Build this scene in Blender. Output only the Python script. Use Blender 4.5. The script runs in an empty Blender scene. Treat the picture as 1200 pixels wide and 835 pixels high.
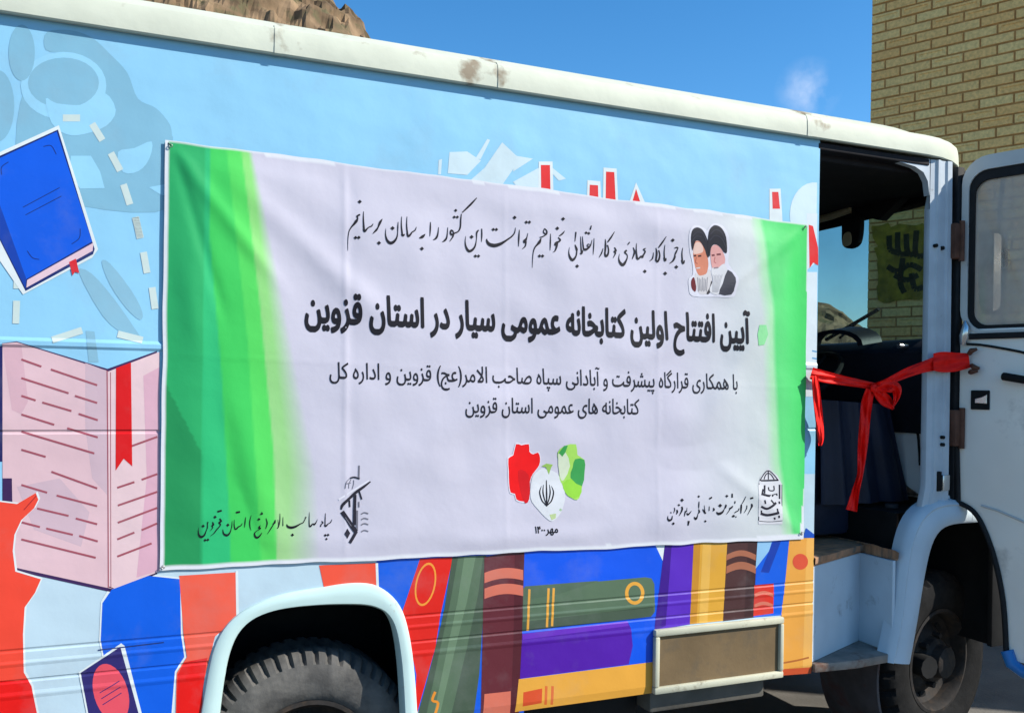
import bpy, bmesh, math, random
from mathutils import Vector, Matrix, noise
from mathutils.geometry import tessellate_polygon
random.seed(7)
SC = bpy.context.scene
COL = SC.collection
R = math.radians

# ------------------------------------------------------------------ camera
# calibrated on the long side of the bus: plane y = 0, x forward along the bus, z up
F, YAW, ROLL, VH, CD, CH = 1050.0, 0.397363, 0.0158945, 454.47, 2.87, 1.5
cr, sr, cy_, sy_ = math.cos(ROLL), math.sin(ROLL), math.cos(YAW), math.sin(YAW)
R0 = Vector((cy_, -sy_, 0)); U0 = Vector((0, 0, 1)); FW = Vector((sy_, cy_, 0))
RT = R0*cr + U0*sr; UP = -R0*sr + U0*cr
CAM = Vector((0, -CD, CH))
cam = bpy.data.cameras.new('camera'); camo = bpy.data.objects.new('camera', cam); COL.objects.link(camo)
M = Matrix((RT, UP, -FW)).transposed().to_4x4(); M.translation = CAM; camo.matrix_world = M
cam.sensor_width = 36; cam.lens = 36*F/1200; cam.shift_y = (VH-417.5)/1200
cam.clip_start = .05; cam.clip_end = 3000
SC.camera = camo

# ------------------------------------------------------------------ light
SUN_EL = R(38); SUN_AZ = math.atan2(.815, -.58)
S = Vector((math.sin(SUN_AZ)*math.cos(SUN_EL), math.cos(SUN_AZ)*math.cos(SUN_EL), math.sin(SUN_EL)))
w = bpy.data.worlds.new('World'); SC.world = w; w.use_nodes = True
nt = w.node_tree; N = nt.nodes; L = nt.links
bg = N['Background']; sky = N.new('ShaderNodeTexSky'); sky.sky_type = 'NISHITA'; sky.sun_disc = False
sky.sun_elevation = SUN_EL; sky.sun_rotation = SUN_AZ; sky.altitude = 800; sky.air_density = 1.0
sky.dust_density = .3; sky.ozone_density = 3.0
hsv = N.new('ShaderNodeHueSaturation'); hsv.inputs['Saturation'].default_value = 1.30; hsv.inputs['Hue'].default_value = .497; hsv.inputs['Value'].default_value = .92; L.new(sky.outputs[0], hsv.inputs['Color']); bg.inputs[1].default_value = .15
sun = bpy.data.lights.new('sun', 'SUN'); sun.energy = 5.0; sun.angle = R(.53); sun.color = (1, .95, .86)
suno = bpy.data.objects.new('sun', sun); COL.objects.link(suno); suno.location = (6, -6, 9)
suno.rotation_euler = S.to_track_quat('Z', 'Y').to_euler()
SC.view_settings.view_transform = 'Standard'; SC.view_settings.look = 'None'
SC.view_settings.exposure = .58; SC.view_settings.gamma = 1.0; SC.view_settings.use_curve_mapping = False
SC.cycles.max_bounces = 8; SC.cycles.transparent_max_bounces = 12

# ------------------------------------------------------------------ pixel -> world
def ray(u, v):
    return (RT*((u-600)/F) + UP*(-(v-VH)/F) + FW)
def P(u, v, y=0.0):
    d = ray(u, v); return CAM + d*((y-CAM.y)/d.y)
def Pz(u, v, z):
    d = ray(u, v); return CAM + d*((z-CAM.z)/d.z)
def Px(u, v, x):
    d = ray(u, v); return CAM + d*((x-CAM.x)/d.x)
def plane(u, v, o, n):
    d = ray(u, v); return CAM + d*((o-CAM).dot(n)/d.dot(n))

# ------------------------------------------------------------------ materials
def lin(c):
    c = c/255.0
    return c/12.92 if c <= .04045 else ((c+.055)/1.055)**2.4
def C(r, g, b, k=.80): return (min(lin(r)*k, .9), min(lin(g)*k, .9), min(lin(b)*k, .9))
MATS = {}
def mat(name, rgb, rough=.5, spec=.4, metal=0, bump=0, bscale=20, var=.12, vscale=6, dirt=None, dscale=3, dlo=.55, dhi=.75, coat=0, wave=0, stretch=None):
    """principled paint/rubber/metal with colour variation, optional patches of dirt or rust and two scales of bump"""
    m = bpy.data.materials.new(name); m.use_nodes = True; t = m.node_tree; n = t.nodes; l = t.links
    p = n['Principled BSDF']; p.inputs['Roughness'].default_value = rough; p.inputs['Metallic'].default_value = metal
    p.inputs['Specular IOR Level'].default_value = spec; p.inputs['Coat Weight'].default_value = coat
    tc = n.new('ShaderNodeNewGeometry'); vec = tc.outputs['Position']
    if stretch:
        mp = n.new('ShaderNodeMapping'); mp.inputs['Scale'].default_value = stretch; l.new(vec, mp.inputs[0]); vec2 = mp.outputs[0]
    else: vec2 = vec
    nz = n.new('ShaderNodeTexNoise'); nz.inputs['Scale'].default_value = vscale; nz.inputs['Detail'].default_value = 5
    l.new(vec2, nz.inputs['Vector'])
    mr = n.new('ShaderNodeMapRange'); mr.inputs[1].default_value = .3; mr.inputs[2].default_value = .7
    mr.inputs[3].default_value = 1-var; mr.inputs[4].default_value = 1+var; l.new(nz.outputs[0], mr.inputs[0])
    mx = n.new('ShaderNodeVectorMath'); mx.operation = 'SCALE'; mx.inputs[0].default_value = rgb; l.new(mr.outputs[0], mx.inputs['Scale'])
    col = mx.outputs[0]
    if dirt:
        n2 = n.new('ShaderNodeTexNoise'); n2.inputs['Scale'].default_value = dscale; n2.inputs['Detail'].default_value = 8; n2.inputs['Roughness'].default_value = .65
        l.new(vec2, n2.inputs['Vector'])
        r2 = n.new('ShaderNodeMapRange'); r2.inputs[1].default_value = dlo; r2.inputs[2].default_value = dhi; l.new(n2.outputs[0], r2.inputs[0])
        mm = n.new('ShaderNodeMix'); mm.data_type = 'RGBA'; l.new(r2.outputs[0], mm.inputs[0]); l.new(col, mm.inputs[6]); mm.inputs[7].default_value = (*dirt, 1)
        col = mm.outputs[2]
    l.new(col, p.inputs['Base Color'])
    last = None
    for sc_, st, dist in ((wave and 2.2, wave, .02), (bscale, bump, .004)):
        if st:
            nb = n.new('ShaderNodeTexNoise'); nb.inputs['Scale'].default_value = sc_; nb.inputs['Detail'].default_value = 3 if sc_ < 5 else 6
            l.new(vec, nb.inputs['Vector'])
            bp = n.new('ShaderNodeBump'); bp.inputs['Strength'].default_value = st; bp.inputs['Distance'].default_value = dist
            l.new(nb.outputs[0], bp.inputs['Height'])
            if last: l.new(last, bp.inputs['Normal'])
            last = bp.outputs[0]
    if last: l.new(last, p.inputs['Normal'])
    MATS[name] = m; return m
def art(r, g, b):
    """printed vinyl on the bus side"""
    k = 'vinyl_%d_%d_%d' % (r, g, b)
    if k in MATS: return MATS[k]
    return mat(k, C(r, g, b, .71), dirt=tuple(.55*q+.10 for q in C(r, g, b, .74)), dscale=3.2, dlo=.52, dhi=.95, rough=.40, spec=.35, var=.06, vscale=2.2, wave=.75, bump=.08, bscale=60)
def ink(r, g, b):
    k = 'ink_%d_%d_%d' % (r, g, b)
    if k in MATS: return MATS[k]
    return mat(k, C(r, g, b, .74), rough=.6, spec=.2, var=.05, vscale=30)
m_rail = mat('cream_roof_paint', C(226, 230, 210, .66), .6, .25, var=.07, vscale=5, dirt=C(165, 140, 95), dscale=4.5, dlo=.66, dhi=.80, bump=.25, bscale=30, wave=.5)
m_blue = mat('pale_blue_cab_paint', C(192, 204, 212, .95), .4, var=.07, vscale=5, dirt=C(105, 100, 90), dscale=6, dlo=.6, dhi=.78, wave=.3, bump=.08, bscale=40)
m_pill = mat('worn_pillar_paint', C(188, 196, 202, .95), .4, var=.10, vscale=9, dirt=C(95, 75, 65), dscale=10, dlo=.64, dhi=.74, bump=.1, bscale=40)
m_flange = mat('pale_green_arch_paint', C(200, 226, 222, .78), .42, var=.06, vscale=5, dirt=C(150, 110, 80), dscale=7, dlo=.66, dhi=.74, wave=.3)
m_door = mat('white_door_paint', C(252, 240, 228, .97), .42, var=.05, vscale=3, dirt=C(170, 160, 148), dscale=4, dlo=.6, dhi=.85, wave=.3, bump=.06, bscale=30)
m_dframe = mat('grey_door_frame_paint', C(205, 203, 198, .9), .4, var=.07, vscale=6, dirt=C(110, 105, 100), dscale=9, dlo=.62, dhi=.78)
m_rubber = mat('black_rubber', (.012, .012, .013), .7, .25, var=.2, vscale=30, bump=.15, bscale=120)
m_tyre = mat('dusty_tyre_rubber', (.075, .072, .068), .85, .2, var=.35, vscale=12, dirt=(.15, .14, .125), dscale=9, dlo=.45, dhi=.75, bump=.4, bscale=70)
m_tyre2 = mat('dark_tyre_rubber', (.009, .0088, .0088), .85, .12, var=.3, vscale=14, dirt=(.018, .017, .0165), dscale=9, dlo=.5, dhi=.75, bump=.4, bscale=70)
m_rim = mat('dirty_wheel_steel', (.022, .020, .019), .75, .15, 0, var=.3, vscale=18, dirt=(.05, .035, .025), dscale=14, dlo=.5, dhi=.7, bump=.2, bscale=60)
m_black = mat('black_underbody', (.010, .010, .010), .8, .2, var=.3, vscale=9, bump=.3, bscale=30)
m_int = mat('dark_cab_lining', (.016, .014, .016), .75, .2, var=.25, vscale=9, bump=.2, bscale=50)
m_navy = mat('dark_navy_vinyl', (.012, .016, .034), .55, .3, var=.25, vscale=5, bump=.25, bscale=14)
m_dash = mat('black_dashboard_plastic', (.012, .014, .022), .5, .3, var=.2, vscale=6, bump=.2, bscale=60)
m_mat = mat('rusty_brown_floor', C(190, 140, 105), .7, .2, var=.3, vscale=7, dirt=C(110, 105, 95), dscale=5, dlo=.48, dhi=.66, bump=.5, bscale=25, stretch=(1.5, 6, 1))
m_step = mat('scuffed_step_steel', C(150, 140, 130), .6, .3, .2, var=.25, vscale=12, dirt=C(115, 75, 55), dscale=8, dlo=.5, dhi=.66, bump=.4, bscale=30)
m_kick = mat('pale_grey_cab_panel', C(235, 233, 230, .9), .6, .2, var=.1, vscale=5)
m_cream = mat('cream_plastic_and_reflection', C(220, 205, 165), .5, var=.1)
m_sil = mat('scratched_chrome', (.6, .6, .6), .25, .5, .9, var=.15, vscale=20)
m_hatchf = mat('cream_hatch_frame_paint', C(205, 203, 178, .75), .5, var=.08, vscale=8, dirt=C(120, 105, 80), dscale=12, dlo=.6, dhi=.75)
m_hatch = mat('dull_brown_hatch_panel', C(118, 98, 70, .8), .65, .2, var=.18, vscale=4, dirt=C(95, 85, 70), dscale=5, dlo=.5, dhi=.7, bump=.25, bscale=40, wave=.4)
m_sill = mat('dusty_sill_steel', C(100, 96, 88), .7, .2, var=.25, vscale=8, bump=.3, bscale=40)
m_rust = mat('rusty_steel', C(110, 75, 60), .75, .2, var=.35, vscale=12, bump=.5, bscale=40)
m_mud = mat('muddy_steel', C(85, 78, 78), .8, .15, var=.3, vscale=8, dirt=C(95, 55, 50), dscale=5, dlo=.5, dhi=.65, bump=.4, bscale=25)
m_seal = mat('blue_door_skirt_paint', C(40, 120, 190, .9), .4, var=.1)
m_red = mat('red_satin_ribbon', (.90, .010, .006), .6, .2, var=.1, vscale=25, bump=.15, bscale=60)
m_mirr = mat('mirror_glass', (.75, .78, .78), .03, .5, 1, var=.02)
m_ring = mat('steel_wire', (.35, .35, .35), .4, .4, .8)

def rail_rust():
    m = m_rail; t = m.node_tree; n = t.nodes; l = t.links; p = n['Principled BSDF']
    src = p.inputs['Base Color'].links[0].from_socket
    g = n.new('ShaderNodeNewGeometry'); sx = n.new('ShaderNodeSeparateXYZ'); l.new(g.outputs['Position'], sx.inputs[0]); acc = None
    for xj in (.41, 1.14, 1.02, 2.50):
        d = n.new('ShaderNodeMath'); d.operation = 'SUBTRACT'; l.new(sx.outputs[0], d.inputs[0]); d.inputs[1].default_value = xj
        a = n.new('ShaderNodeMath'); a.operation = 'ABSOLUTE'; l.new(d.outputs[0], a.inputs[0])
        r = n.new('ShaderNodeMapRange'); r.inputs[1].default_value = .10; r.inputs[2].default_value = 0; l.new(a.outputs[0], r.inputs[0])
        if acc is None: acc = r.outputs[0]
        else:
            x = n.new('ShaderNodeMath'); x.operation = 'MAXIMUM'; l.new(acc, x.inputs[0]); l.new(r.outputs[0], x.inputs[1]); acc = x.outputs[0]
    z = n.new('ShaderNodeMapRange'); z.inputs[1].default_value = 2.58; z.inputs[2].default_value = 2.615; z.inputs[3].default_value = 0; z.inputs[4].default_value = .34; l.new(sx.outputs[2], z.inputs[0])
    mx2 = n.new('ShaderNodeMath'); mx2.operation = 'MAXIMUM'; l.new(acc, mx2.inputs[0]); l.new(z.outputs[0], mx2.inputs[1])
    nz = n.new('ShaderNodeTexNoise'); nz.inputs['Scale'].default_value = 16; nz.inputs['Detail'].default_value = 7; l.new(g.outputs['Position'], nz.inputs['Vector'])
    ad = n.new('ShaderNodeMath'); ad.operation = 'MULTIPLY_ADD'; l.new(mx2.outputs[0], ad.inputs[0]); ad.inputs[1].default_value = .30; l.new(nz.outputs[0], ad.inputs[2])
    th = n.new('ShaderNodeMapRange'); th.inputs[1].default_value = .73; th.inputs[2].default_value = .90; th.inputs[4].default_value = .8; l.new(ad.outputs[0], th.inputs[0])
    mm = n.new('ShaderNodeMix'); mm.data_type = 'RGBA'; l.new(th.outputs[0], mm.inputs[0]); l.new(src, mm.inputs[6]); mm.inputs[7].default_value = (.16, .10, .05, 1)
    l.new(mm.outputs[2], p.inputs['Base Color'])
rail_rust()
def glass(name, tint, dust, gloss=.08):
    m = bpy.data.materials.new(name); m.use_nodes = True; t = m.node_tree; n = t.nodes; l = t.links
    n.remove(n['Principled BSDF']); out = n['Material Output']
    tr = n.new('ShaderNodeBsdfTransparent'); tr.inputs[0].default_value = (*tint, 1)
    gl = n.new('ShaderNodeBsdfGlossy'); gl.inputs['Roughness'].default_value = .03
    df = n.new('ShaderNodeBsdfDiffuse'); df.inputs[0].default_value = (.66, .56, .47, 1)
    fr = n.new('ShaderNodeFresnel'); fr.inputs[0].default_value = 1.5
    a = n.new('ShaderNodeMixShader'); b = n.new('ShaderNodeMixShader')
    l.new(fr.outputs[0], a.inputs[0]); l.new(tr.outputs[0], a.inputs[1]); l.new(gl.outputs[0], a.inputs[2])
    g = n.new('ShaderNodeNewGeometry'); nz = n.new('ShaderNodeTexNoise'); nz.inputs['Scale'].default_value = 5; nz.inputs['Detail'].default_value = 8
    l.new(g.outputs['Position'], nz.inputs['Vector'])
    mr = n.new('ShaderNodeMapRange'); mr.inputs[1].default_value = .3; mr.inputs[2].default_value = .8; mr.inputs[3].default_value = dust*.5; mr.inputs[4].default_value = dust*1.6
    l.new(nz.outputs[0], mr.inputs[0]); l.new(mr.outputs[0], b.inputs[0]); l.new(a.outputs[0], b.inputs[1]); l.new(df.outputs[0], b.inputs[2])
    l.new(b.outputs[0], out.inputs[0]); return m
m_wglass = glass('tinted_windscreen_glass', (.36, .52, .50), .13)
m_dglass = glass('dusty_door_glass', (.95, .92, .90), .55)

# ------------------------------------------------------------------ builders
class MB:
    """collects faces with materials and builds ONE mesh object"""
    def __init__(s): s.v = []; s.f = []; s.m = []; s.mats = []
    def mi(s, m):
        if m not in s.mats: s.mats.append(m)
        return s.mats.index(m)
    def add(s, vs, fs, m):
        o = len(s.v); s.v += [tuple(x) for x in vs]; i = s.mi(m)
        for f in fs: s.f.append(tuple(o+k for k in f)); s.m.append(i)
    def bm(s, bm, m):
        bm.verts.index_update()
        s.add([v.co[:] for v in bm.verts], [[v.index for v in f.verts] for f in bm.faces], m); bm.free()
    def box(s, a, b, m, bev=.004, rot=None, c=None):
        bm = bmesh.new(); bmesh.ops.create_cube(bm, size=1)
        a = Vector(a); b = Vector(b)
        for v in bm.verts: v.co = Vector([a[i]+(v.co[i]+.5)*(b[i]-a[i]) for i in range(3)])
        if bev: bmesh.ops.bevel(bm, geom=bm.edges[:], offset=min(bev, min(abs(b[i]-a[i]) for i in range(3))*.45), segments=2, profile=.5, affect='EDGES')
        if rot is not None: bmesh.ops.transform(bm, matrix=rot, verts=bm.verts, space=Matrix.Translation(-(c or (a+b)/2)))
        s.bm(bm, m)
    def tube(s, pts, r, m, seg=10, caps=True):
        pts = [Vector(p) for p in pts]; n = len(pts); rs = r if isinstance(r, (list, tuple)) else [r]*n
        vs = []; up = Vector((0, 0, 1))
        for i, p in enumerate(pts):
            d = (pts[min(i+1, n-1)]-pts[max(i-1, 0)]).normalized()
            q = up if abs(d.dot(up)) < .95 else Vector((1, 0, 0))
            a = d.cross(q).normalized(); b = d.cross(a)
            for k in range(seg):
                t = 2*math.pi*k/seg; vs.append(p+(a*math.cos(t)+b*math.sin(t))*rs[i])
        fs = [(i*seg+k, i*seg+(k+1) % seg, (i+1)*seg+(k+1) % seg, (i+1)*seg+k) for i in range(n-1) for k in range(seg)]
        if caps: fs += [tuple(range(seg))[::-1], tuple((n-1)*seg+k for k in range(seg))]
        s.add(vs, fs, m)
    def loft(s, rings, m, closed=False, caps=False):
        n = len(rings[0]); vs = [p for r in rings for p in r]
        fs = [(i*n+k, i*n+(k+1) % n, (i+1)*n+(k+1) % n, (i+1)*n+k) for i in range(len(rings)-1) for k in range(n if closed else n-1)]
        if caps: fs += [tuple(range(n))[::-1], tuple((len(rings)-1)*n+k for k in range(n))]
        s.add(vs, fs, m)
    def prism(s, poly, off, m, bev=0):
        """flat outline (3-D points, any simple polygon) thickened along off"""
        bm = bmesh.new(); off = Vector(off); n = len(poly)
        a = [bm.verts.new(p) for p in poly]; b = [bm.verts.new(Vector(p)+off) for p in poly]
        bm.faces.new(a); bm.faces.new(b[::-1])
        for i in range(n): bm.faces.new((a[i], b[i], b[(i+1) % n], a[(i+1) % n]))
        bmesh.ops.recalc_face_normals(bm, faces=bm.faces)
        if bev: bmesh.ops.bevel(bm, geom=bm.edges[:], offset=bev, segments=2, profile=.5, affect='EDGES')
        bmesh.ops.triangulate(bm, faces=[f for f in bm.faces if len(f.verts) > 4])
        s.bm(bm, m)
    def build(s, name, parent=None, smooth=None, loc=None):
        me = bpy.data.meshes.new(name); me.from_pydata(s.v, [], s.f)
        for m in s.mats: me.materials.append(m)
        me.polygons.foreach_set('material_index', s.m)
        if smooth is not None: me.shade_smooth(); me.set_sharp_from_angle(angle=R(smooth))
        me.update()
        o = bpy.data.objects.new(name, me); COL.objects.link(o)
        if parent is not None: o.parent = parent; o.matrix_parent_inverse = base_of(parent).inverted()
        return o
def base_of(p):
    m = Matrix.LocRotScale(p.location, p.rotation_euler, p.scale)
    return base_of(p.parent) @ p.matrix_parent_inverse @ m if p.parent else m
def tag(o, label=None, cat=None, group=None, kind=None):
    if label: o['label'] = label
    if cat: o['category'] = cat
    if group: o['group'] = group
    if kind: o['kind'] = kind
    return o
def empty(name, loc, label, cat, group=None):
    o = bpy.data.objects.new(name, None); COL.objects.link(o); o.location = loc; o.empty_display_size = .2
    return tag(o, label, cat, group)
def smooth_poly(pts, n=6, closed=False):
    out = []; k = len(pts)
    for i in range(k if closed else k-1):
        if closed: p0, p1, p2, p3 = pts[i-1], pts[i], pts[(i+1) % k], pts[(i+2) % k]
        else: p0, p1, p2, p3 = pts[max(i-1, 0)], pts[i], pts[i+1], pts[min(i+2, k-1)]
        for j in range(n):
            t = j/n
            out.append(tuple(.5*((2*p1[q])+(-p0[q]+p2[q])*t+(2*p0[q]-5*p1[q]+4*p2[q]-p3[q])*t*t+(-p0[q]+3*p1[q]-3*p2[q]+p3[q])*t**3) for q in range(len(p1))))
    if not closed: out.append(tuple(pts[-1]))
    return out

class Sheet:
    """print that follows a surface y = surf(x, z): polygons in picture-plane (x, z) metres, thin layers in front of it"""
    def __init__(s, surf, cutz=(), step=None, base=.0005, gap=.00013, xmax=None):
        s.xmax = xmax
        s.mb = MB(); s.surf = surf; s.cut = cutz; s.step = step; s.base = base; s.gap = gap; s.n = 0
    def tri(s, bm, m, lay):
        if s.xmax: bmesh.ops.bisect_plane(bm, geom=bm.verts[:]+bm.edges[:]+bm.faces[:], plane_co=(s.xmax, 0, 0), plane_no=(1, 0, 0), clear_outer=True)
        if s.step:
            xs = [v.co.x for v in bm.verts]; zs = [v.co.z for v in bm.verts]
            for ax, lo, hi in (((1, 0, 0), min(xs), max(xs)), ((0, 0, 1), min(zs), max(zs))):
                k = math.floor(lo/s.step)+1
                while k*s.step < hi-1e-6:
                    bmesh.ops.bisect_plane(bm, geom=bm.verts[:]+bm.edges[:]+bm.faces[:], plane_co=Vector(ax)*k*s.step, plane_no=ax, dist=1e-6); k += 1
        for z in s.cut:
            bmesh.ops.bisect_plane(bm, geom=bm.verts[:]+bm.edges[:]+bm.faces[:], plane_co=(0, 0, z), plane_no=(0, 0, 1), dist=1e-6)
        bmesh.ops.triangulate(bm, faces=bm.faces[:])
        for f in bm.faces:
            f.normal_update()
            if f.normal.y > 0: f.normal_flip()
        s.n += 1; off = s.base+lay*s.gap+(s.n % 400)*1.5e-7
        for v in bm.verts: v.co.y = s.surf(v.co.x, v.co.z)-off
        s.mb.bm(bm, m)
    def poly(s, pts, m, lay=0):
        bm = bmesh.new(); q = []
        for x, z in pts:
            if not q or (abs(q[-1][0]-x)+abs(q[-1][1]-z)) > 1e-5: q.append((x, z))
        vs = [bm.verts.new((x, 0, z)) for x, z in q]
        for t in tessellate_polygon([[Vector((x, z, 0)) for x, z in q]]):
            try: bm.faces.new([vs[k] for k in t])
            except ValueError: pass
        s.tri(bm, m, lay)
    def px(s, pts, m, lay=0, sm=0, o=(0, 0), k=1.0):
        pts = [(o[0]+x/k, o[1]+y/k) for x, y in pts]
        if sm: pts = smooth_poly(pts, sm, True)
        s.poly([(lambda p: (p.x, p.z))(P(u, v)) for u, v in pts], m, lay)
    def ell(s, cx, cy, rx, ry, m, lay=0, o=(0, 0), k=1.0, a=0, n=28):
        s.px([(cx+rx*math.cos(t)*math.cos(a)-ry*math.sin(t)*math.sin(a), cy+rx*math.cos(t)*math.sin(a)+ry*math.sin(t)*math.cos(a)) for t in [2*math.pi*i/n for i in range(n)]], m, lay, 0, o, k)
    def stroke(s, pts, wd, m, lay=0, o=(0, 0), k=1.0, sm=4):
        """pen stroke: pts (x, y) or (x, y, width) in zoomed picture units"""
        p = [(q[0], q[1], q[2] if len(q) > 2 else wd) for q in pts]
        if sm and len(p) > 2: p = smooth_poly(p, sm)
        n = len(p); l, r = [], []
        for i in range(n):
            a, b = p[max(i-1, 0)], p[min(i+1, n-1)]; dx, dy = b[0]-a[0], b[1]-a[1]; d = math.hypot(dx, dy) or 1
            h = max(p[i][2], .3)/2; l.append((p[i][0]-dy/d*h, p[i][1]+dx/d*h)); r.append((p[i][0]+dy/d*h, p[i][1]-dx/d*h))
        for i in range(n-1):       # a strip of quads never self-intersects badly
            q = [l[i], l[i+1], r[i+1], r[i]]
            ar = sum(q[j][0]*q[(j+1) % 4][1]-q[(j+1) % 4][0]*q[j][1] for j in range(4))
            if abs(ar) < 1e-4: continue
            bm = bmesh.new(); vs = []
            for x, y in q:
                w_ = P(o[0]+x/k, o[1]+y/k); vs.append(bm.verts.new((w_.x, 0, w_.z)))
            bm.faces.new(vs); st = s.step; s.step = None; s.tri(bm, m, lay); s.step = st
    def dot(s, x, y, r, m, lay=0, o=(0, 0), k=1.0):
        s.px([(x-r, y), (x, y-r*.95), (x+r, y), (x, y+r*.95)], m, lay, 0, o, k)
    def build(s, name, parent): return s.mb.build(name, parent)

# Persian letters: joined forms in reading order, then mirrored into drawing order
FORMS = {'ا': (0xFE8D, 0xFE8E), 'آ': (0xFE81, 0xFE82), 'ب': (0xFE8F, 0xFE90, 0xFE91, 0xFE92), 'پ': (0xFB56, 0xFB57, 0xFB58, 0xFB59), 'ت': (0xFE95, 0xFE96, 0xFE97, 0xFE98),
 'ج': (0xFE9D, 0xFE9E, 0xFE9F, 0xFEA0), 'ح': (0xFEA1, 0xFEA2, 0xFEA3, 0xFEA4), 'خ': (0xFEA5, 0xFEA6, 0xFEA7, 0xFEA8), 'د': (0xFEA9, 0xFEAA), 'ر': (0xFEAD, 0xFEAE), 'ز': (0xFEAF, 0xFEB0),
 'س': (0xFEB1, 0xFEB2, 0xFEB3, 0xFEB4), 'ش': (0xFEB5, 0xFEB6, 0xFEB7, 0xFEB8), 'ص': (0xFEB9, 0xFEBA, 0xFEBB, 0xFEBC), 'ع': (0xFEC9, 0xFECA, 0xFECB, 0xFECC), 'ف': (0xFED1, 0xFED2, 0xFED3, 0xFED4),
 'ق': (0xFED5, 0xFED6, 0xFED7, 0xFED8), 'ک': (0xFB8E, 0xFB8F, 0xFB90, 0xFB91), 'گ': (0xFB92, 0xFB93, 0xFB94, 0xFB95), 'ل': (0xFEDD, 0xFEDE, 0xFEDF, 0xFEE0), 'م': (0xFEE1, 0xFEE2, 0xFEE3, 0xFEE4),
 'ن': (0xFEE5, 0xFEE6, 0xFEE7, 0xFEE8), 'و': (0xFEED, 0xFEEE), 'ه': (0xFEE9, 0xFEEA, 0xFEEB, 0xFEEC), 'ی': (0xFBFC, 0xFBFD, 0xFBFE, 0xFBFF)}
def shape(t):
    out = []; i = 0
    while i < len(t):
        c = t[i]
        if c in FORMS:
            pv = i > 0 and t[i-1] in FORMS and len(FORMS[t[i-1]]) == 4
            if c == 'ل' and i+1 < len(t) and t[i+1] == 'ا':
                out.append(chr(0xFEFC if pv else 0xFEFB)); i += 2; continue
            nx = i+1 < len(t) and t[i+1] in FORMS and len(FORMS[c]) == 4
            out.append(chr(FORMS[c][(3 if nx else 1) if pv else (2 if nx else 0)]))
        else: out.append({'(': ')', ')': '('}.get(c, c))
        i += 1
    return ''.join(reversed(out))
def contours(t):
    c = bpy.data.curves.new('text', 'FONT'); c.body = shape(t)
    o = bpy.data.objects.new('text', c); COL.objects.link(o); bpy.context.view_layer.update()
    cu = o.to_curve(bpy.context.evaluated_depsgraph_get()); out = []
    for sp in cu.splines:
        bp = sp.bezier_points; q = []
        for i in range(len(bp)):
            p0, p1, p2, p3 = bp[i].co, bp[i].handle_right, bp[(i+1) % len(bp)].handle_left, bp[(i+1) % len(bp)].co
            for k in range(5):
                u = k/5; v = p0*(1-u)**3+p1*3*u*(1-u)**2+p2*3*u*u*(1-u)+p3*u**3; q.append((v.x, v.y))
        out.append(q)
    o.to_curve_clear(); bpy.data.objects.remove(o); bpy.data.curves.remove(c); return out
ALEF = max(p[1] for q in contours('ا') for p in q)
def lettering(sh, t, l, r, hl, hr, m, bold=0.0, lay=0, bands=42):
    """one line of text between two baseline pixels (left, right), letter height hl / hr pixels; filled by the non-zero rule"""
    cs = contours(t); seg = []
    x0 = min(p[0] for q in cs for p in q); x1 = max(p[0] for q in cs for p in q)
    shifts = [(0, 0)]+([(bold*math.cos(k*math.pi/4), bold*math.sin(k*math.pi/4)) for k in range(8)] if bold else [])
    for dx, dy in shifts:
        for q in cs:
            for (ax, ay), (bx, by) in zip(q, q[1:]+q[:1]):
                if ay != by: seg.append((ax+dx, ay+dy, bx+dx, by+dy))
    lo = min(min(e[1], e[3]) for e in seg); hi = max(max(e[1], e[3]) for e in seg); dyb = ALEF/bands; n = int((hi-lo)/dyb)+1
    rows = [[] for _ in range(n)]
    for e in seg:
        a, b = min(e[1], e[3]), max(e[1], e[3])
        for k in range(max(0, int((a-lo)/dyb-.5)), min(n-1, int((b-lo)/dyb+.5))+1):
            ym = lo+(k+.5)*dyb
            if a <= ym < b:
                sl = (e[2]-e[0])/(e[3]-e[1]); xm = e[0]+(ym-e[1])*sl; d = max(-.03, min(.03, sl*dyb/2))
                rows[k].append((xm, 1 if e[3] > e[1] else -1, xm-d, xm+d))
    a0, a1 = P(*l), P(l[0], l[1]-hl); b0, b1 = P(*r), P(r[0], r[1]-hr); vs = []; fs = []
    def put(x, y):
        s_ = (x-x0)/(x1-x0); t_ = y/ALEF
        p = (a0*(1-s_)+b0*s_) + ((a1-a0)*(1-s_)+(b1-b0)*s_)*t_
        vs.append((p.x, sh.surf(p.x, p.z)-sh.base-lay*sh.gap, p.z))
    for k, row in enumerate(rows):
        row.sort(); w_ = 0; st = None; yb, yt = lo+k*dyb, lo+(k+1)*dyb
        for c in row:
            if w_ == 0: st = c
            w_ += c[1]
            if w_ == 0:
                i = len(vs); put(st[2], yb); put(max(c[2], st[2]), yb); put(max(c[3], st[3]), yt); put(st[3], yt); fs.append((i, i+1, i+2, i+3))
    sh.mb.add(vs, fs, m)

# ------------------------------------------------------------------ setting: ground, hills
def bumpy(u, v, s=1): return noise.noise(Vector((u*s, v*s, 3.1)))
GZ = -.135
m_ground = mat('bounce_lifted_ground', (.12, .112, .10), .9, .2, var=.25, vscale=3, dirt=(.17, .155, .135), dscale=1.3, dlo=.5, dhi=.75, bump=.6, bscale=60)  # ground colour lifted to bounce light onto the door and cab
g = MB(); n = 60
def gr(i): t = i/n*2-1; return math.copysign(abs(t)**3*420+abs(t)*6, t)
g.add([(gr(i), gr(j), GZ) for j in range(n+1) for i in range(n+1)], [(j*(n+1)+i, j*(n+1)+i+1, (j+1)*(n+1)+i+1, (j+1)*(n+1)+i) for j in range(n) for i in range(n)], m_ground)
tag(g.build('ground'), kind='structure')

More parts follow.
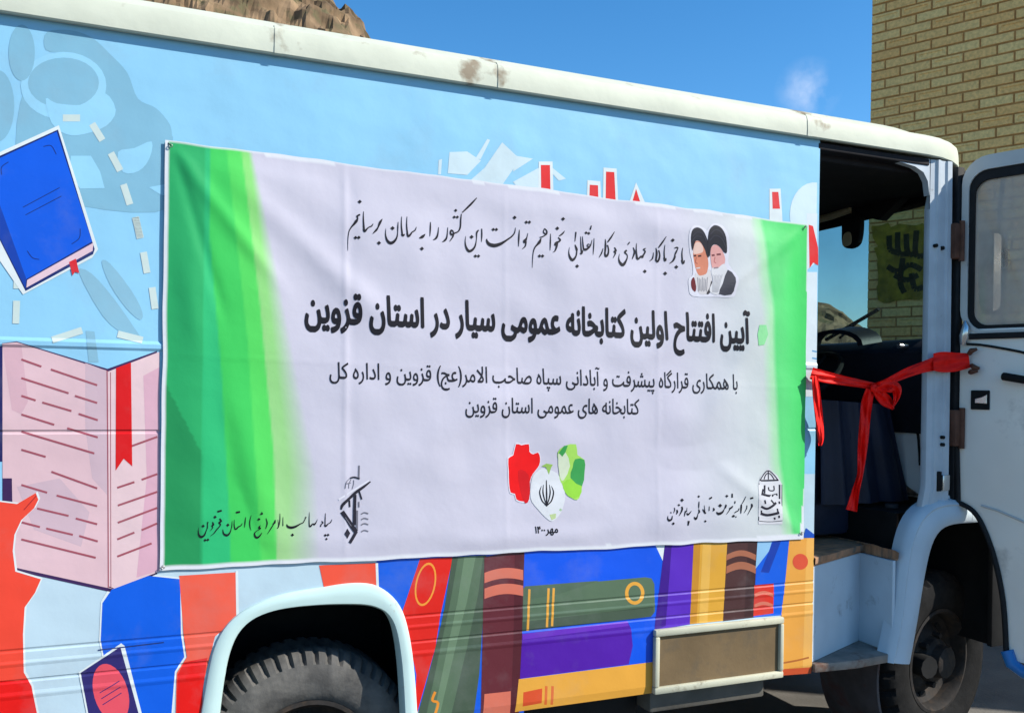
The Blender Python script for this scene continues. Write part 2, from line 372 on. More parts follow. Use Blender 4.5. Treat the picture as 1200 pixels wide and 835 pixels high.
def elev(az):
    k = [(-70, 17), (-40, 22), (-12, 26.5), (0, 26), (5, 24.6), (8.8, 23.9), (11.2, 22.6), (12.9, 21.6), (13.6, 20.2), (17, 15), (24, 10.5), (34, 8), (40, 5.6), (42, 5.2), (43, 4.8), (45, 3.6), (60, 5), (80, 4)]
    for (a, e), (b, f_) in zip(k, k[1:]):
        if a <= az <= b: return e+(f_-e)*(az-a)/(b-a)
    return k[0][1] if az < -70 else k[-1][1]
m_hill = mat('dry_brown_rock', (.17, .115, .068), .95, .1, var=.6, vscale=.35, dirt=(.10, .085, .045), dscale=.55, dlo=.5, dhi=.62, bump=1.0, bscale=1.6)
h = MB(); na, nr = 640, 70; vs = []
for i in range(na+1):
    az = -72+i*(152)/na
    for j in range(nr+1):
        t = j/nr; r = 38+t*75; e = elev(az); top = math.tan(R(e))*92
        rise = min(1, max(0, (r-42)/50)); rise = rise*rise*(3-2*rise)
        z = CH*rise+top*rise if r < 92 else (CH+top)*(1-.35*(r-92)/21)
        x = math.sin(R(az))*r; y = -CD+math.cos(R(az))*r
        f1 = noise.fractal(Vector((x*.09, y*.09, z*.12)), 1.0, 2.1, 6); f2 = noise.ridged_multi_fractal(Vector((x*.22, y*.22, z*.22)), .9, 2.2, 5, 1.0, 2.0)
        amp = rise*min(1, top/12)
        z += amp*(f1*1.3+(f2-1.2)*.8); rr = amp*(f1*2.2-(f2-1.2)*1.6)
        vs.append((x+math.sin(R(az))*rr, y+math.cos(R(az))*rr, z+GZ-.3))
h.add(vs, [(i*(nr+1)+j, (i+1)*(nr+1)+j, (i+1)*(nr+1)+j+1, i*(nr+1)+j+1) for i in range(na) for j in range(nr)], m_hill)
tag(h.build('hills'), kind='structure')

# a wisp of cloud far above the hills: part of the sky
cl = N.new('ShaderNodeTexCoord'); dv = N.new('ShaderNodeVectorMath'); dv.operation = 'DISTANCE'
cdir = ray(947, 106).normalized(); dv.inputs[1].default_value = cdir; L.new(cl.outputs['Generated'], dv.inputs[0])
cm = N.new('ShaderNodeMapRange'); cm.inputs[1].default_value = .034; cm.inputs[2].default_value = .0; L.new(dv.outputs['Value'], cm.inputs[0])
cn = N.new('ShaderNodeTexNoise'); cn.inputs['Scale'].default_value = 38; cn.inputs['Detail'].default_value = 6; L.new(cl.outputs['Generated'], cn.inputs['Vector'])
cmu = N.new('ShaderNodeMath'); cmu.operation = 'MULTIPLY'; L.new(cm.outputs[0], cmu.inputs[0]); cr2 = N.new('ShaderNodeMapRange'); cr2.inputs[1].default_value = .40; cr2.inputs[2].default_value = .75; cr2.inputs[4].default_value = .42; L.new(cn.outputs[0], cr2.inputs[0]); L.new(cr2.outputs[0], cmu.inputs[1])
cmx = N.new('ShaderNodeMix'); cmx.data_type = 'RGBA'; L.new(cmu.outputs[0], cmx.inputs[0]); L.new(hsv.outputs[0], cmx.inputs[6]); cmx.inputs[7].default_value = (5.5, 5.6, 6.0, 1)
L.new(cmx.outputs[2], bg.inputs[0])

# ------------------------------------------------------------------ brick building
WC = Vector((5.56, 2.82, GZ)); WD = Vector((.426, -.905, 0)).normalized(); WN = Vector((-WD.y, WD.x, 0))  # WN points into the building
if WN.dot(Vector((1, .5, 0))) < 0: WN = -WN
bt = empty('brick_building', WC, 'ochre brick building rising past the cab of the bus against the blue sky', 'building')
def brick_material():
    m = bpy.data.materials.new('ochre_facing_brick'); m.use_nodes = True; t = m.node_tree; n_ = t.nodes; l = t.links
    p = n_['Principled BSDF']; p.inputs['Roughness'].default_value = .85; p.inputs['Specular IOR Level'].default_value = .2
    a = n_.new('ShaderNodeAttribute'); a.attribute_name = 'tone'
    g_ = n_.new('ShaderNodeNewGeometry'); nz = n_.new('ShaderNodeTexNoise'); nz.inputs['Scale'].default_value = 45; nz.inputs['Detail'].default_value = 6; l.new(g_.outputs['Position'], nz.inputs['Vector'])
    cr_ = n_.new('ShaderNodeValToRGB'); l.new(a.outputs['Fac'], cr_.inputs[0])
    cr_.color_ramp.elements[0].color = (*C(244, 190, 116, .97), 1); cr_.color_ramp.elements[1].color = (*C(252, 206, 134, 1.0), 1)
    mr = n_.new('ShaderNodeMapRange'); mr.inputs[1].default_value = .3; mr.inputs[2].default_value = .7; mr.inputs[3].default_value = .8; mr.inputs[4].default_value = 1.12; l.new(nz.outputs[0], mr.inputs[0])
    sc_ = n_.new('ShaderNodeVectorMath'); sc_.operation = 'SCALE'; l.new(cr_.outputs[0], sc_.inputs[0]); l.new(mr.outputs[0], sc_.inputs['Scale']); l.new(sc_.outputs[0], p.inputs['Base Color'])
    b = n_.new('ShaderNodeBump'); b.inputs['Strength'].default_value = .5; b.inputs['Distance'].default_value = .004; l.new(nz.outputs[0], b.inputs['Height']); l.new(b.outputs[0], p.inputs['Normal'])
    return m
m_brick = brick_material()
m_mortar = mat('brown_mortar', C(190, 142, 88, .85), .95, .1, var=.2, vscale=20, bump=.4, bscale=80)
def wall(o, d, nrm, length, height, name):
    """running-bond wall of separate bricks; about a third carry a recessed panel"""
    mb = MB(); tones = []
    bl, bh, jt = .225, .066, .012
    rows = int(height/(bh+jt)); d = d.normalized(); up = Vector((0, 0, 1))
    rnd = random.Random(11)
    def face(a, b, c_, e, tn): mb.add([a, b, c_, e], [(0, 1, 2, 3)], m_brick); tones.append(tn)
    for r_ in range(rows):
        x = -(r_ % 2)*(bl+jt)/2; z = r_*(bh+jt)
        while x < length:
            x0, x1 = max(0, x), min(length, x+bl)
            if x1-x0 > .02:
                tn = rnd.random(); pr = -.0055+rnd.uniform(-.002, .002); jz = rnd.uniform(-.0012, .0012)
                q = lambda s_, zz, dep: o+d*s_+up*zz+nrm*dep
                z0, z1 = z+jz, z+bh+jz; e = .002
                f = [q(x0+e, z0+e, pr), q(x1-e, z0+e, pr), q(x1-e, z1-e, pr), q(x0+e, z1-e, pr)]
                k = [q(x0, z0, .002), q(x1, z0, .002), q(x1, z1, .002), q(x0, z1, .002)]
                if rnd.random() < .42 and x1-x0 > .15:
                    i_ = [q(x0+.022, z0+.017, pr), q(x1-.022, z0+.017, pr), q(x1-.022, z1-.017, pr), q(x0+.022, z1-.017, pr)]
                    j_ = [q(x0+.026, z0+.021, pr+.005), q(x1-.026, z0+.021, pr+.005), q(x1-.026, z1-.021, pr+.005), q(x0+.026, z1-.021, pr+.005)]
                    for s_ in range(4):
                        face(f[s_], f[(s_+1) % 4], i_[(s_+1) % 4], i_[s_], tn); face(i_[s_], i_[(s_+1) % 4], j_[(s_+1) % 4], j_[s_], max(0, tn-.35))
                    face(*j_, tn)
                else: face(*f, tn)
                for s_ in range(4): face(k[s_], k[(s_+1) % 4], f[(s_+1) % 4], f[s_], tn*.7)
            x += bl+jt
    ob = mb.build(name, bt)
    at = ob.data.attributes.new('tone', 'FLOAT', 'FACE'); at.data.foreach_set('value', tones)
    return ob
WH = 8.2
wall(WC, WD, WN, 5.6, WH, 'brick_facing')
core = MB()
core.prism([WC+WN*.002+WD*.002, WC+WD*5.6+WN*.002, WC+WD*5.6+WN*5, WC+WN*5+WD*.002], (0, 0, WH), m_mortar)
core.build('mortar_core', bt)
wall(WC+WN*.004, WN, -WD, 4.9, WH, 'brick_facing')['label'] = 'return wall of the brick corner facing away from the bus'
cp = MB(); cp.prism([WC-WN*.05-WD*.05+Vector((0, 0, WH)), WC+WD*5.65-WN*.05+Vector((0, 0, WH)), WC+WD*5.65+WN*5+Vector((0, 0, WH)), WC-WD*.05+WN*5+Vector((0, 0, WH))], (0, 0, .12), mat('stone_coping', C(200, 190, 170), .8))
cp.build('coping', bt)
# yellow green painted notice on the wall with dark lettering, seen through the windscreen
def Pw(u, v, d=.014): return plane(u, v, WC-WN*d, WN)
wp = MB(); m_yg = mat('yellow_green_paint', C(190, 160, 50, .6), .8, .2, var=.45, vscale=14); m_dk = mat('dark_green_lettering', C(25, 45, 25), .8, .2)
rr_ = random.Random(3); ed_ = [(1024+i*8, 264) for i in range(9)]+[(1096, 272+i*9) for i in range(9)]+[(1090-i*8, 352) for i in range(8)]+[(1026, 348-i*9) for i in range(9)]
rect = [Pw(u+rr_.uniform(-4, 4), v+rr_.uniform(-3.5, 3.5)) for u, v in ed_]
wp.prism(rect, -WN*.003, m_yg)
for st in ([(1042, 276), (1043, 292), (1052, 296)], [(1052, 272), (1053, 296), (1064, 297)], [(1062, 274), (1064, 297), (1075, 296)], [(1074, 270), (1073, 298), (1084, 299)], [(1040, 312), (1052, 318), (1066, 310), (1080, 316)],
           [(1058, 302), (1055, 330), (1060, 343)], [(1048, 322), (1062, 328), (1076, 322)], [(1068, 320), (1072, 338), (1082, 336)], [(1090, 270), (1091, 300), (1100, 302)], [(1092, 312), (1100, 330), (1108, 318)]):
    q = smooth_poly(st, 4)
    for a, b in zip(q, q[1:]):
        pa, pb = Pw(*a, .0185), Pw(*b, .0185); dd = (pb-pa).normalized().cross(WN)*.022
        wp.add([pa-dd, pb-dd, pb+dd, pa+dd], [(0, 1, 2, 3)], m_dk)
tag(wp.build('painted_notice', bt), 'yellow green patch with dark lettering painted on the brick')

# ------------------------------------------------------------------ the bus
bus = empty('library_bus', (1.0, 1.0, GZ), 'pale blue mobile library bus with books painted along its side and its front door open', 'bus')
# side profile: pressed grooves and ridges of the lower panels, seams of the sheets above
PROF = [(.36, .006), (.40, 0), (.599, 0), (.608, -.0017), (.612, -.0017), (.621, 0), (.645, 0), (.650, .0022), (.653, .0022), (.657, 0), (.691, 0), (.699, -.0016), (.702, -.0016), (.709, 0), (.731, 0), (.736, .0022), (.739, .0022), (.744, 0),
        (1.347, 0), (1.352, .003), (1.356, .003), (1.36, 0), (1.592, 0), (1.600, -.0045), (1.612, -.005), (1.622, 0), (2.7, 0)]
CUT = [z for z, _ in PROF]
def surf(x, z):
    for (a, p), (b, q) in zip(PROF, PROF[1:]):
        if z <= b: return p+(q-p)*max(0, (z-a))/(b-a)
    return 0
ARCH_IN = [(258, 835), (262, 803), (268, 770), (278, 744), (295, 726), (318, 716), (345, 711), (376, 708.5), (400, 708), (425, 708.5), (442, 712), (455, 721), (464, 741), (470, 783), (473, 835)]
ARCH_OUT = [(235, 835), (243, 788), (251, 756), (265, 731), (287, 713), (318, 699), (347, 692), (375, 687.5), (402, 683), (425, 682), (443, 686), (461, 699), (473, 718), (481, 750), (486, 790), (489, 835)]
def xz(L_): return [(p.x, p.z) for p in (P(u, v) for u, v in L_)]
ai = smooth_poly(xz(ARCH_IN), 3); ao = smooth_poly(xz(ARCH_OUT), 3)
XF = 2.541; ZB = .374; ZT = 2.55
def ext(a, b, z): t = (z-a[1])/(b[1]-a[1]); return (a[0]+(b[0]-a[0])*t, z)
ai = [ext(ai[1], ai[0], ZB)]+ai+[ext(ai[-2], ai[-1], ZB)]
ao = [ext(ao[1], ao[0], ZB-.002)]+ao+[ext(ao[-2], ao[-1], ZB-.002)]
SKY = art(152, 212, 243); LOW = art(198, 222, 234)
side = Sheet(surf, CUT, base=0)
# cut the panel in two above the arch so every polygon stays simple
side.poly([(-2.6, 1.0), (XF, 1.0), (XF, ZT), (-2.6, ZT)], SKY)
side.poly([(-2.6, ZB), (ai[0][0], ZB), (ai[0][0], 1.0), (-2.6, 1.0)], LOW); side.poly([(ai[-1][0], ZB), (XF, ZB), (XF, 1.0), (ai[-1][0], 1.0)], LOW)
for a, b in zip(ai, ai[1:]):
    if b[0]-a[0] > 1e-5: side.poly([a, b, (b[0], 1.0), (a[0], 1.0)], LOW)
# folded front edge of the panel
for a, b in zip(CUT, CUT[1:]):
    if b < ZB or a > ZT: continue
    a, b = max(a, ZB), min(b, ZT)
    side.mb.add([(XF, surf(0, a), a), (XF, .05, a), (XF, .05, b), (XF, surf(0, b), b)], [(0, 1, 2, 3)], SKY)
side.mb.add([(XF-.6, .006, ZB), (XF, .006, ZB), (XF, .05, ZB), (XF-.6, .05, ZB)], [(0, 1, 2, 3)], LOW)
panel = side.build('side_panel', bus)

B = (400, 555); K = 2.98333; A1 = (0, 0); A2 = (0, 250); A3 = (0, 555); A4 = (400, 0); A6 = (400, 555); A7 = (800, 0); A8 = (800, 250); A9 = (800, 555)
def sheet(): return Sheet(surf, CUT, xmax=XF-.001)
# --- grey blue swirls of the sky picture
s = sheet(); GB = art(136, 190, 214); SK2 = art(158, 217, 245)
s.px([(165, 112), (255, 108), (325, 135), (385, 190), (445, 255), (482, 345), (545, 378), (592, 432), (602, 475), (605, 500), (600, 725), (300, 722), (180, 640), (60, 560), (90, 300), (230, 200), (160, 175)], GB, 0, 4, A1, K)
s.ell(222, 300, 150, 118, SK2, 1, A1, K); s.ell(222, 290, 124, 88, GB, 2, A1, K)
s.px([(160, 345), (200, 362), (300, 366), (365, 325), (405, 385), (372, 440), (292, 470), (232, 470), (180, 430)], SK2, 3, 3, A1, K)
s.ell(76, 185, 46, 98, GB, 1, A1, K); s.ell(-8, 370, 58, 125, GB, 1, A1, K)
s.px([(412, 532), (470, 518), (530, 495), (522, 555), (485, 598), (430, 602)], SK2, 3, 3, A1, K)
s.px([(248, 545), (318, 545), (350, 600), (366, 658), (280, 660), (240, 600)], SK2, 3, 0, A1, K)
s.px([(520, 655), (600, 640), (600, 690), (560, 680)], SK2, 3, 0, A1, K)
for pts in ([(275, 205), (320, 210), (400, 300), (470, 400), (488, 432), (440, 425), (360, 360)], [(355, 170), (385, 175), (460, 270), (498, 345), (488, 372), (440, 330), (385, 250)], [(300, 410), (330, 412), (345, 520), (310, 520)]):
    s.px(pts, art(142, 192, 214), 1, 3 if len(pts) > 4 else 0, A2, K)
tag(s.build('swirl_picture', panel), 'grey blue swirling clouds printed on the sky blue panel')
# --- cream dashes flying over the sky
s = sheet(); CR = art(212, 228, 222)
for o, x, y, l_, a in ((A1, 250, 413, 60, 0), (A1, 340, 462, 68, 58), (A1, 404, 566, 70, 62), (A1, 443, 680, 74, 72), (A1, 482, 795, 74, 76), (A2, 482, 50, 76, 78), (A2, 508, 172, 74, 80), (A2, 537, 296, 76, 82), (A2, 57, 345, 80, 92), (A2, 60, 228, 70, 92), (A2, 235, 425, 110, -18), (A2, 455, 432, 90, 14)):
    c_, s_ = math.cos(R(a)), math.sin(R(a)); q = []
    for i, j in ((-1, -1), (1, -1), (1, 1), (-1, 1)):
        X, Y = i*l_/2, j*12; q.append((x+X*c_-Y*s_, y+X*s_+Y*c_))
    s.px(q, CR, 5, 0, o, K)
s.build('dash_picture', panel)
# --- blue closed book
s = sheet(); WHT = art(232, 240, 240); NAV = art(16, 36, 110)
s.px([(-30, 192), (69, 147), (115, 292), (108, 302), (27, 345), (-30, 262)], WHT, 7)
s.px([(-25, 194), (68, 152), (111, 292), (109, 298), (30, 341), (-25, 232)], NAV, 8)
s.px([(-25, 197), (66.5, 154.5), (108, 283), (31, 327), (-3, 232)], art(0, 92, 226), 9)
s.px([(-3, 232), (31, 327), (30, 338), (-20, 240)], art(10, 62, 170), 10)
s.px([(32, 328), (109.5, 284.5), (108.5, 295), (31, 337)], art(240, 205, 215), 10)
s.px([(31, 337), (108.5, 294), (108.8, 297.5), (31, 340)], NAV, 11)
s.px([(81, 307), (89, 303), (93, 320), (88, 318.5), (85, 323)], art(225, 30, 40), 12)
for pts, wd in (([(27, 243), (70, 220)], .9), ([(30, 252), (72, 230)], .9), ([(51, 172), (60, 171), (66, 181)], .9), ([(2, 205), (2, 196), (10, 190)], .9), ([(84, 286), (93, 279), (94, 268)], .9), ([(32, 294), (38, 302), (46, 304)], .9)):
    s.stroke(pts, wd, NAV, 11)
tag(s.build('closed_book_picture', panel), 'tilted blue book with a red bookmark')
# --- open book with pink pages
s = sheet(); PK = art(232, 194, 200); PK2 = art(222, 178, 188); DP = art(170, 84, 98); VIO = art(62, 34, 86)
s.px([(-6, 465), (3, 465), (3, 600), (-6, 600)], art(26, 28, 96), 2, 0, (0, -59.5), 1)
s.px([(3, 402), (20, 400), (126, 432), (184, 411), (184, 672), (134, 694), (17, 668), (3, 610)], VIO, 3)
s.px([(3, 402.5), (20, 401), (125, 434), (128, 436), (128, 688), (134, 690), (16, 664), (14, 560), (3, 560)], PK, 4)
s.px([(127, 435), (187, 412), (187, 669), (134, 689), (127, 686)], art(238, 205, 208), 5)
s.px([(3, 404), (25, 403), (33, 470), (25, 485), (14, 480), (8, 440)], PK2, 5)
for pts in ([(100, 425), (124, 434), (126, 580), (108, 560), (100, 500)], [(20, 570), (70, 560), (105, 600), (95, 640), (40, 620)]):
    s.px(pts, art(214, 184, 194), 5, 3 if len(pts) > 5 else 0)
s.px([(168, 440), (187, 430), (187, 668), (160, 676), (172, 560)], art(228, 178, 194), 6)
s.stroke([(125.5, 434), (126.5, 560), (127, 688)], 1.3, DP, 7); s.stroke([(129.5, 436), (130, 688)], .8, DP, 7)
lines = [(A2, [(75, 510), (145, 535)]), (A2, [(178, 545), (340, 600)]), (A2, [(75, 575), (240, 628)]), (A2, [(262, 637), (340, 662)]), (A2, [(75, 637), (125, 653)]), (A2, [(148, 660), (250, 690)]), (A2, [(275, 700), (342, 722)]), (A2, [(75, 702), (190, 738)]), (A2, [(235, 750), (342, 782)]), (A2, [(75, 762), (330, 838)]), (A2, [(75, 825), (160, 850)]),
         (A3, [(180, -8), (340, 50)]), (A3, [(75, 38), (165, 65)]), (A3, [(198, 75), (340, 112)]), (A3, [(130, 120), (240, 146)]), (A3, [(265, 155), (340, 175)]), (A3, [(75, 168), (140, 185)]), (A3, [(162, 190), (255, 212)]), (A3, [(277, 216), (342, 235)]), (A3, [(75, 228), (335, 292)]),
         (A3, [(410, 48), (470, 28)]), (A3, [(495, 20), (550, 0)]), (A3, [(412, 110), (550, 62)]), (A3, [(412, 170), (550, 118)]), (A3, [(410, 228), (470, 204)]), (A3, [(495, 196), (550, 172)]), (A3, [(410, 288), (530, 242)]), (A2, [(412, 830), (550, 780)])]
for o, pts in lines: s.stroke(pts, 7, DP, 8, o, K, 0)
s.px([(136, 431), (153.5, 424.5), (155, 546), (145, 537), (135.5, 551)], art(226, 10, 14), 9)
tag(s.build('open_book_picture', panel), 'open book with pink pages and a red ribbon')
# --- red figure, blue and red shapes of the lower left
s = sheet(); RO = art(247, 74, 52); RD = art(236, 18, 12); BLU = art(0, 96, 226)
ARM = [(-20, 585), (-20, 900), (46, 900), (44, 838), (37, 803), (28, 787), (27, 743), (29, 711), (41, 694), (48, 678), (18, 669), (15, 645), (17, 626), (25, 609), (40, 595), (45, 585), (42, 577), (20, 590)]
s.px([(u+(2.2 if u > 0 else 0), v-1.5) for u, v in ARM], WHT, 9); s.px(ARM, RO, 10)
s.px([(-20, 797), (20, 797), (32, 795), (37, 803), (44, 838), (46, 900), (-20, 900)], RD, 11)
s.stroke([(28, 597), (36, 588), (43, 580)], 1.2, art(180, 40, 40), 11)
tag(s.build('pointing_hand_picture', panel), 'large red pointing hand and sleeve')
s = sheet()
s.px([(128, 688), (172, 672), (212, 676), (214, 742), (218, 770), (207, 786), (203, 835), (206, 900), (150, 900), (122, 780), (116, 750), (118, 705)], WHT, 3); s.px([(131, 690), (173, 674), (211, 678), (212, 742), (216, 769), (205, 786), (201, 835), (204, 900), (152, 900), (124, 780), (118, 750), (120, 706)], BLU, 4)
s.px([(210, 674), (276, 670), (277, 726), (252, 745), (238, 800), (234, 880), (205, 880), (207, 788), (219, 769), (215, 742)], art(250, 98, 74), 5)
s.px([(216, 775), (243, 770), (238, 805), (235, 880), (205, 880), (208, 790)], RD, 6)
s.px([(276, 668), (279, 668), (280, 726), (277, 728)], WHT, 6)
s.px([(374, 662), (440, 659), (441, 686), (402, 684), (380, 690)], art(250, 88, 62), 3)
s.px([(440, 659), (443, 659), (444, 688), (441, 686)], WHT, 4)
s.stroke([(115, 761), (150, 757), (192, 752)], 1.4, art(20, 50, 120), 7)
s.build('painted_shapes', panel)
s = sheet()
s.px([(92, 787), (142, 753), (146, 756), (170, 850), (160, 880), (110, 880)], WHT, 7); s.px([(94.5, 787.5), (141, 757), (166, 848), (158, 880), (112, 880)], art(48, 40, 110), 8)
s.ell(130, 811, 20, 35, art(238, 84, 100), 9, a=-.28)
for i in range(3): s.stroke([(117+i*1.6, 811+i*7), (140+i*1.2, 797+i*7)], 1.0, art(48, 40, 110), 10)
tag(s.build('small_book_picture', panel), 'small navy book with a pink oval on its cover')
# --- row of painted books right of the rear wheel
s = sheet(); YO = art(240, 172, 66); GD = art(74, 92, 74); GM = art(92, 116, 90); GL = art(112, 138, 108); MR = art(104, 40, 50); SA = art(226, 120, 96); PU = art(84, 22, 168)
def b6(p, m, l_, sm=0): s.px(p, m, l_, sm, A6, K)
b6([(122, 296), (640, 260), (640, 900), (200, 900), (270, 835), (235, 560), (200, 460), (130, 398)], BLU, 0)
b6([(275, 296), (390, 290), (345, 500), (330, 600), (255, 870), (262, 700), (214, 478)], art(232, 34, 22), 1)
s.px([(x, y) for x, y in [(294+36*math.cos(t)-math.sin(t)*12, 385+76*math.sin(t)) for t in [i*.2244 for i in range(28)]]], art(250, 160, 60), 2, 0, A6, K)
s.px([(x, y) for x, y in [(294+30*math.cos(t)-math.sin(t)*11, 385+68*math.sin(t)) for t in [i*.2244 for i in range(28)]]], art(232, 34, 22), 3, 0, A6, K)
b6([(388, 290), (507, 284), (497, 480), (482, 700), (455, 900), (250, 900), (300, 720), (340, 560), (360, 470)], GD, 2)
b6([(408, 289), (496, 285), (478, 420), (440, 600), (370, 900), (285, 900), (345, 610), (380, 450)], GM, 3)
b6([(430, 287), (470, 286), (440, 440), (400, 600), (330, 900), (310, 900), (372, 600), (405, 450)], GL, 4)
s.stroke([(328, 760), (318, 790), (338, 800), (325, 845)], 9, art(240, 150, 50), 5, A6, K)
b6([(500, 290), (640, 262), (632, 560), (620, 900), (486, 900), (495, 480)], MR, 5)
b6([(606, 276), (640, 262), (632, 560), (620, 900), (590, 900), (602, 560)], art(88, 32, 42), 6)
for y0, h_ in ((345, 36), (400, 36)):
    top = [(500+i*13.5, y0-22*math.sin(math.pi*(.15+.7*i/10))+10-i*1) for i in range(11)]
    b6(top+[(x, y+h_) for x, y in reversed(top)], SA, 7)
b6([(500, 768), (592, 758), (590, 900), (492, 900)], SA, 7)
b6([(640, 262), (1136, 236), (1131, 560), (1092, 600), (1087, 690), (620, 740)], art(0, 88, 232), 5)
b6([(1098, 250), (1135, 238), (1132, 322)], WHT, 6)
b6([(636, 398), (1062, 360), (1084, 364), (1094, 384), (1096, 480), (1082, 498), (632, 550)], GM, 7)
b6([(634, 516), (1090, 462), (1092, 486), (1082, 498), (632, 550)], GD, 8)
b6([(640, 392), (900, 372), (760, 420), (640, 440)], art(84, 108, 84), 8)
for x in (655, 722, 740): s.stroke([(x+2, 402-(x-655)*.05), (x-4, 548-(x-655)*.2)], 8, YO, 9, A6, K, 0)
s.px([(1025+34*math.cos(t), 416+40*math.sin(t)) for t in [i*.2244 for i in range(28)]], YO, 9, 0, A6, K); s.px([(1025+22*math.cos(t), 416+28*math.sin(t)) for t in [i*.2244 for i in range(28)]], GM, 10, 0, A6, K)
b6([(632, 558), (1000, 514), (1012, 540), (1018, 600), (1004, 664), (624, 714)], PU, 7)
b6([(632, 558), (1000, 514), (1004, 530), (634, 578)], art(112, 50, 196), 8)
b6([(620, 716), (1088, 656), (1086, 766), (608, 832)], YO, 6)
b6([(636, 762), (702, 748), (700, 800), (634, 812)], art(226, 84, 44), 7)
for x in (716, 738): s.stroke([(x, 740), (x-2, 806)], 9, art(230, 110, 50), 7, A6, K, 0)
def b9(p, m, l_, sm=0): s.px(p, m, l_, sm, A9, K)
b9([(-62, 236), (40, 230), (26, 524), (-100, 545)], art(92, 40, 190), 8)
b9([(-62, 236), (-38, 234), (-60, 530), (-100, 545)], art(62, 16, 140), 9)
b9([(38, 230), (158, 224), (142, 512), (24, 524)], art(228, 168, 56), 9)
b9([(38, 230), (62, 229), (48, 521), (24, 524)], art(206, 142, 40), 10); b9([(70, 229), (100, 227), (86, 518), (56, 521)], art(238, 184, 84), 10)
b9([(156, 224), (264, 218), (250, 500), (140, 513)], art(78, 46, 46), 10)
b9([(228, 220), (264, 218), (250, 500), (214, 504)], art(64, 36, 38), 11)
for y0 in (282, 322):
    top = [(152+i*10.3, y0-16*math.sin(math.pi*i/10)) for i in range(11)]; b9(top+[(x-1, y+(20 if y0 < 300 else 26)) for x, y in reversed(top)], art(176, 108, 80), 12)
b9([(262, 218), (380, 210), (358, 400), (346, 492), (246, 500)], BLU, 11)
b9([(262, 218), (318, 214), (300, 270), (254, 330)], art(150, 200, 236), 12); b9([(312, 240), (345, 228), (300, 345), (272, 342)], art(10, 60, 170), 12)
b9([(250, 388), (318, 382), (316, 486), (246, 496)], art(226, 50, 34), 12)
for y0 in (418, 455): b9([(250+i*6.5, y0-10*math.sin(math.pi*i/10)) for i in range(11)]+[(315-i*6.5, y0+12-10*math.sin(math.pi*i/10)) for i in range(11)], SA, 13)
b9([(372, 226), (468, 222), (452, 697), (338, 705), (344, 490), (356, 390)], art(243, 170, 72), 12)
b9([(432, 224), (468, 222), (452, 697), (418, 699)], art(250, 186, 92), 13); b9([(338, 682), (452, 674), (452, 697), (338, 705)], art(226, 92, 50), 14)
s.ell(410, 306, 27, 28, art(230, 86, 56), 15, A9, K)
s.stroke([(346, 660), (400, 650), (440, 640)], 6, art(190, 110, 50), 15, A9, K)
b9([(420, 222), (430, 188), (466, 216), (468, 224)], art(14, 80, 190), 13)
tag(s.build('bookshelf_picture', panel), 'row of bright painted book spines leaning together')
# --- white calligraphy and red letters peeping over the top, white roundel at the front edge
s = sheet(); PW = art(214, 234, 240)
for pts in ([(378, 532), (440, 530), (488, 562), (440, 612), (372, 606)], [(562, 498), (612, 545), (642, 556), (600, 592), (560, 650), (440, 640), (500, 588)], [(600, 636), (688, 588), (720, 600), (700, 660), (620, 660)], [(340, 560), (352, 556), (348, 610), (338, 610)], [(470, 552), (510, 486), (520, 490), (486, 558)], [(610, 545), (670, 555), (600, 600)], [(735, 585), (785, 625), (760, 632), (740, 610)]):
    s.px(pts, PW, 1, 0, A4, K)
for p, l_, m_ in (([(690, 565), (738, 565), (742, 700), (688, 700)], 2, WHT), ([(697, 577), (729, 577), (732, 720), (699, 720)], 3, RD), ([(860, 630), (905, 634), (908, 710), (858, 710)], 2, WHT), ([(868, 646), (897, 648), (899, 720), (866, 720)], 3, RD),
                  ([(916, 586), (962, 590), (968, 720), (914, 720)], 2, WHT), ([(925, 600), (954, 602), (960, 730), (923, 730)], 3, RD), ([(1030, 638), (1062, 710), (1005, 710)], 2, WHT), ([(1030, 660), (1052, 730), (1010, 730)], 3, RD)):
    s.px(p, m_, l_, 0, A4, K)
s.px([(303, 660), (342, 660), (350, 800), (303, 800)], WHT, 2, 0, A7, K); s.px([(312, 671), (334, 671), (340, 730), (314, 730)], RD, 3, 0, A7, K)
pr = P(957.2, 300).x
rc = P(800+468/K, 742/K); s.poly([(rc.x, rc.z-.16)]+[(rc.x-.135*math.sin(t), rc.z-.02+.14*-math.cos(t)) for t in [i*math.pi/16 for i in range(1, 16)]]+[(rc.x, rc.z+.12)], PW, 1)
s.px([(434, 0), (470, 0), (468, 170), (430, 200)], art(222, 232, 236), 2, 0, A8, K); s.px([(440, 40), (455, 44), (473, 120), (474, 182), (456, 172), (443, 192)], RD, 3, 0, A8, K)
s.px([(430, 205), (470, 205), (468, 640), (430, 640)], art(222, 233, 238), 1, 0, A8, K)
for y in (480, 505): s.stroke([(452, y), (468, y+3)], 5, art(90, 160, 210), 3, A8, K)
s.px([(405, 0), (470, 0), (466, 222), (402, 222)], LOW, 1, 0, A9, K)
s.build('lettering_picture', panel)

